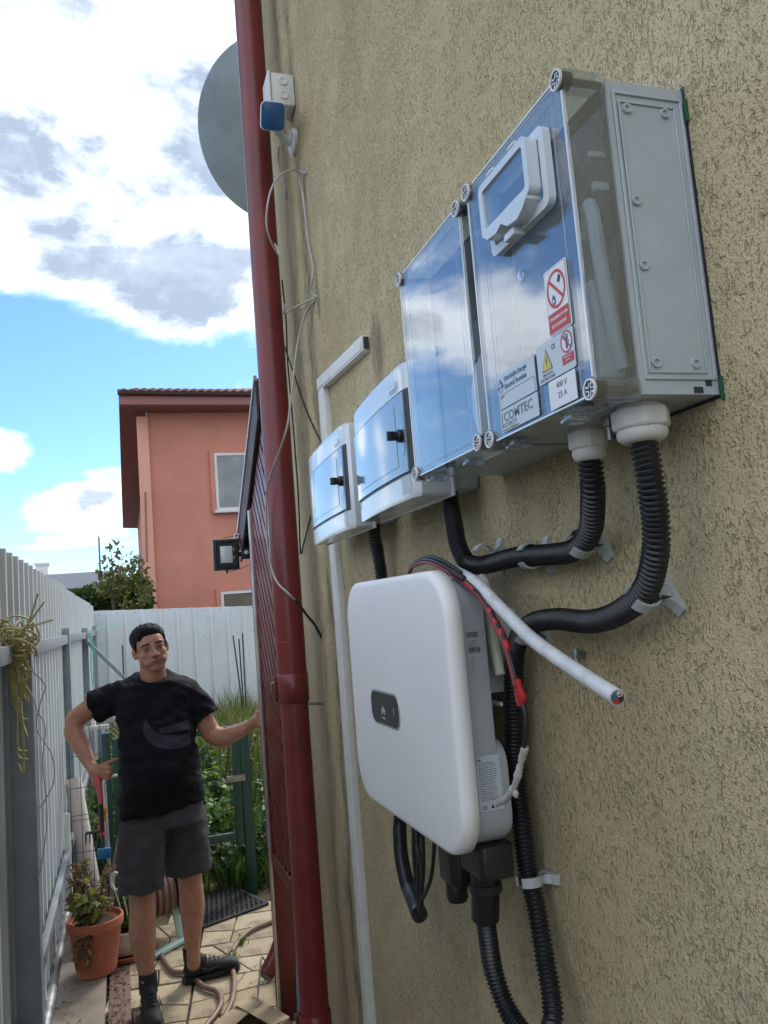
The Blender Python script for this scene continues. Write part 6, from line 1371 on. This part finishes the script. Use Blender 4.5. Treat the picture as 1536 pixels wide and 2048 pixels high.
# grass and weeds over the garden (uncountable)
rg = random.Random(77); gr = MB()
def gz(y): return -0.03+0.18*min(1, max(0, (y-5.8)/3.5))
def blade(mb, p, h, lean, w_):
    a = rg.uniform(0, 6.28); s_ = Vector((math.cos(a), math.sin(a), 0))*w_; l = Vector((rg.gauss(0, lean), rg.gauss(0, lean), 0)); p = Vector(p)
    mb.raw([p-s_, p+s_, p+l*.35*h+Vector((0, 0, h*.6))+s_*.6, p+l*.35*h+Vector((0, 0, h*.6))-s_*.6, p+l*h+Vector((0, 0, h))], [(0, 1, 2, 3), (3, 2, 4)])
for k in range(10000):
    y = 5.55+6.4*rg.random()**1.3; x = rg.uniform(-.34+(.0), .2+y*.19); h = rg.uniform(.10, .30)*(1.0 if y < 7 else 1.5)
    blade(gr, (x, y, gz(y)), h, .4, .004+.0005*y)
for k in range(2600):
    y = rg.uniform(9.0, 11.6); x = rg.uniform(.1, 2.3); blade(gr, (x, y, gz(y)), rg.uniform(.34, .72)*(.7+.3*math.sin(x*5+1)), .25, .008)
g = put('grass', gr, 'leaf_mid', sm=0, kind='stuff'); g['label'] = 'uneven grass and weeds filling the garden behind the gate'; g['category'] = 'grass'
gr = MB()
for k in range(2200):
    y = rg.uniform(7.5, 11.4); x = rg.uniform(.0, 2.3); blade(gr, (x, y, gz(y)), rg.uniform(.3, .75), .45, .006)
g = put('dry_grass', gr, 'straw', sm=0, kind='stuff'); g['label'] = 'straw coloured dry grass stalks in front of the end fence'; g['category'] = 'grass'
# leafy garden plants, each its own
def plant(label, x, y, h, spread, n, L, wd, m, flowers=0, group='leafy plants in the garden'):
    t = thing('garden_plant', label, 'plant', (x, y, gz(y)), group)
    st_ = MB(); lf = MB(); z0 = gz(y)
    for s_ in range(5):
        a = rg.uniform(0, 6.28); tip = Vector((x+math.cos(a)*spread*rg.uniform(.3, .9), y+math.sin(a)*spread*rg.uniform(.3, .9), z0+h*rg.uniform(.75, 1.0)))
        pts = spline([(x, y, z0), ((x+tip.x)/2+rg.uniform(-.03, .03), (y+tip.y)/2, z0+h*.5), tip], .06); st_.tube(pts, .005, 5)
        for q in range(n//5):
            p = pts[min(len(pts)-1, int(len(pts)*rg.uniform(.15, 1)))]; d = Vector((rg.gauss(0, 1), rg.gauss(0, 1), rg.uniform(-.3, .6))); leaf(lf, p+d.normalized()*.02, d, (rg.gauss(0, .4), rg.gauss(0, .4), 1), L*rg.uniform(.6, 1.25), wd*rg.uniform(.7, 1.2))
        if s_ < flowers: 
            fb = MB(); fb.ell(tip, (.018, .018, .012), 8, 5); put('flower', fb, 'petal_orange', t, sm=60)
    put('stems', st_, 'leaf_mid', t, sm=60); put('leaves', lf, m, t, sm=0)
spots = [(.36, 6.1, .50, .18, 'leaf_bright', 0, 'bright green bushy plant low behind the gate mesh, nearest the man'), (.50, 6.35, .68, .20, 'leaf_bright', 1, 'tallest bright green leafy plant behind the gate, with an orange flower'), (.64, 6.15, .46, .18, 'leaf_bright', 1, 'light green plant with an orange flower next to the gate post'),
    (.56, 5.80, .34, .16, 'leaf_mid', 0, 'short dark leaved plant at the foot of the gate'), (.82, 6.3, .60, .20, 'leaf_mid', 0, 'mid green plant just right of the gate post'), (.95, 6.0, .42, .2, 'leaf_mid', 0, 'green plant between gate post and porch, low down'),
    (-.12, 5.95, .62, .16, 'leaf_mid', 0, 'green plant behind the wire mesh left of the man'), (-.22, 6.4, .70, .16, 'leaf_mid', 0, 'tall weed by the fence behind the leaning pipe'), (.0, 6.3, .88, .16, 'leaf_bright', 0, 'large leaved plant rising beside the man\'s hip'),
    (.72, 7.2, .72, .25, 'leaf_mid', 0, 'broad green shrub farther back between man and porch'), (.45, 7.4, .62, .25, 'leaf_dark', 0, 'dark shrub in the middle of the garden'), (1.0, 7.6, .75, .25, 'leaf_mid', 0, 'green shrub under the reaching arm, far back'), (.15, 7.0, .6, .2, 'leaf_dark', 0, 'dark shrub hidden mostly behind the man'), (.78, 5.75, .30, .15, 'leaf_dark', 0, 'low dark weed behind the gate post')]
for x, y, h, s_, m, fl_, lb_ in spots: plant(lb_, x, y, h, s_, 130, .085 if m != 'leaf_bright' else .10, .06 if m != 'leaf_bright' else .075, m, fl_)
stakes = thing('plant_stakes', 'bundle of thin dark stakes standing in the grass by the end fence', 'stakes', (1.42, 10.5, 0))
for a, b in (((1.44, 10.5, .2), (1.345, 10.5, 1.50)), ((1.43, 10.5, .2), (1.415, 10.5, 1.45)), ((1.45, 10.5, .2), (1.465, 10.5, 1.52))): put('stake', MB().tube([a, b], .009, 6), 'tool_dark', stakes)
tag(put('garden_stake', MB().tube([(.0, 10.5, .1), (.006, 10.5, 1.50)], .009, 6), 'tool_dark'), 'single thin dark stake against the white end fence, left of the man', 'stake')
# withered plant in the terracotta pot, leaves in the white pot
rg = random.Random(9); a_ = MB(); b_ = MB(); c_ = MB()
def pot_stem(mb, x, y, z, tip, n, L, wd):
    pts = spline([(x, y, z), ((x+tip[0])/2+rg.uniform(-.02, .02), (y+tip[1])/2, (z+tip[2])/2+.02), tip], .02)
    for q in range(n):
        p = pts[min(len(pts)-1, int(len(pts)*rg.uniform(.3, 1)))]; d = Vector((rg.gauss(0, 1), rg.gauss(0, 1), rg.uniform(-.9, .4))); leaf(mb, p, d, rdir(rg), L*rg.uniform(.6, 1.2), wd*rg.uniform(.6, 1.2), .5)
    return pts
stm_ = MB()
for k in range(16):
    tip = (-.22+rg.uniform(-.11, .12), 4.64+rg.uniform(-.08, .08), rg.uniform(.34, .60)); stm_.tube(pot_stem(a_, -.20+rg.uniform(-.06, .06), 4.66, .26, tip, 34, .040, .018), .003, 5)
for k in range(7):
    tip = (-.21+rg.uniform(-.08, .06), 4.60+rg.uniform(-.05, .05), rg.uniform(.34, .46)); stm_.tube(pot_stem(c_, -.20, 4.64, .26, tip, 16, .075, .045), .003, 5)
for k in range(6):
    tip = (-.25+rg.uniform(-.03, .08), 4.53+rg.uniform(-.02, .02), rg.uniform(.12, .24)); stm_.tube(pot_stem(a_, -.22, 4.58, .275, tip, 18, .04, .02), .0025, 5)
put('stems', stm_, 'bark', pot, sm=60); put('dry_leaves', a_, 'leaf_dry', pot, sm=0); put('green_leaves', c_, 'leaf_olive', pot, sm=0)
for k in range(14):
    tip = (-.045+rg.uniform(-.13, .12), 4.82+rg.uniform(-.1, .08), rg.uniform(.16, .36)); pot_stem(b_, -.045, 4.84, .13, tip, 22, .05, .03)
put('leaves', b_, 'leaf_mid', pot2, sm=0)
# crumbs and dry leaves on the boards and along the fence
lm = MB(); rg2 = random.Random(3); leaf_mat('litter', (0.035, 0.024, 0.016), (0.11, 0.075, 0.045), .1)
for k in range(700):
    if k < 450: x, y, z = rg2.gauss(-.085, .035), rg2.uniform(3.5, 4.75), .009
    elif k < 560: x, y, z = rg2.gauss(-.30, .05), rg2.uniform(3.6, 4.6), .017
    else: x, y, z = rg2.uniform(0, .75), rg2.uniform(3.6, 5.3), .005
    s_ = rg2.uniform(.006, .020)*(1 if k < 560 else .7); leaf(lm, (x, y, z), (rg2.gauss(0, 1), rg2.gauss(0, 1), rg2.uniform(0, .25)), (rg2.gauss(0, .3), rg2.gauss(0, .3), 1), s_, s_*.7, .1)
dl = put('leaf_litter', lm, 'litter', sm=0, kind='stuff'); dl['label'] = 'crumbs of soil and dry leaves scattered over boards and paving'; dl['category'] = 'litter'
# tufts of weed in the paving joints
for x, y, h, lb_ in ((.66, 3.90, .09, 'small weed tuft at the foot of the porch post'), (.685, 4.08, .12, 'tallest weed tuft, against the concrete step'), (.47, 4.47, .07, 'weed tuft beside the bend of the hose'), (.55, 4.66, .05, 'tiny weed tuft in front of the rubber mat'), (.60, 4.16, .08, 'weed tuft left of the porch downpipe outlet')):
    mb = MB()
    for k in range(26): blade(mb, (x+rg.gauss(0, .012), y+rg.gauss(0, .012), 0), h*rg.uniform(.4, 1), .5, .0022)
    for k in range(14): leaf(mb, (x+rg.gauss(0, .015), y+rg.gauss(0, .015), h*rg.uniform(.1, .8)), rdir(rg, .5), rdir(rg, 1), .02, .012)
    o = put('weed_tuft', mb, 'leaf_mid', sm=0); tag(o, lb_, 'weed', 'weed tufts in the paving joints')
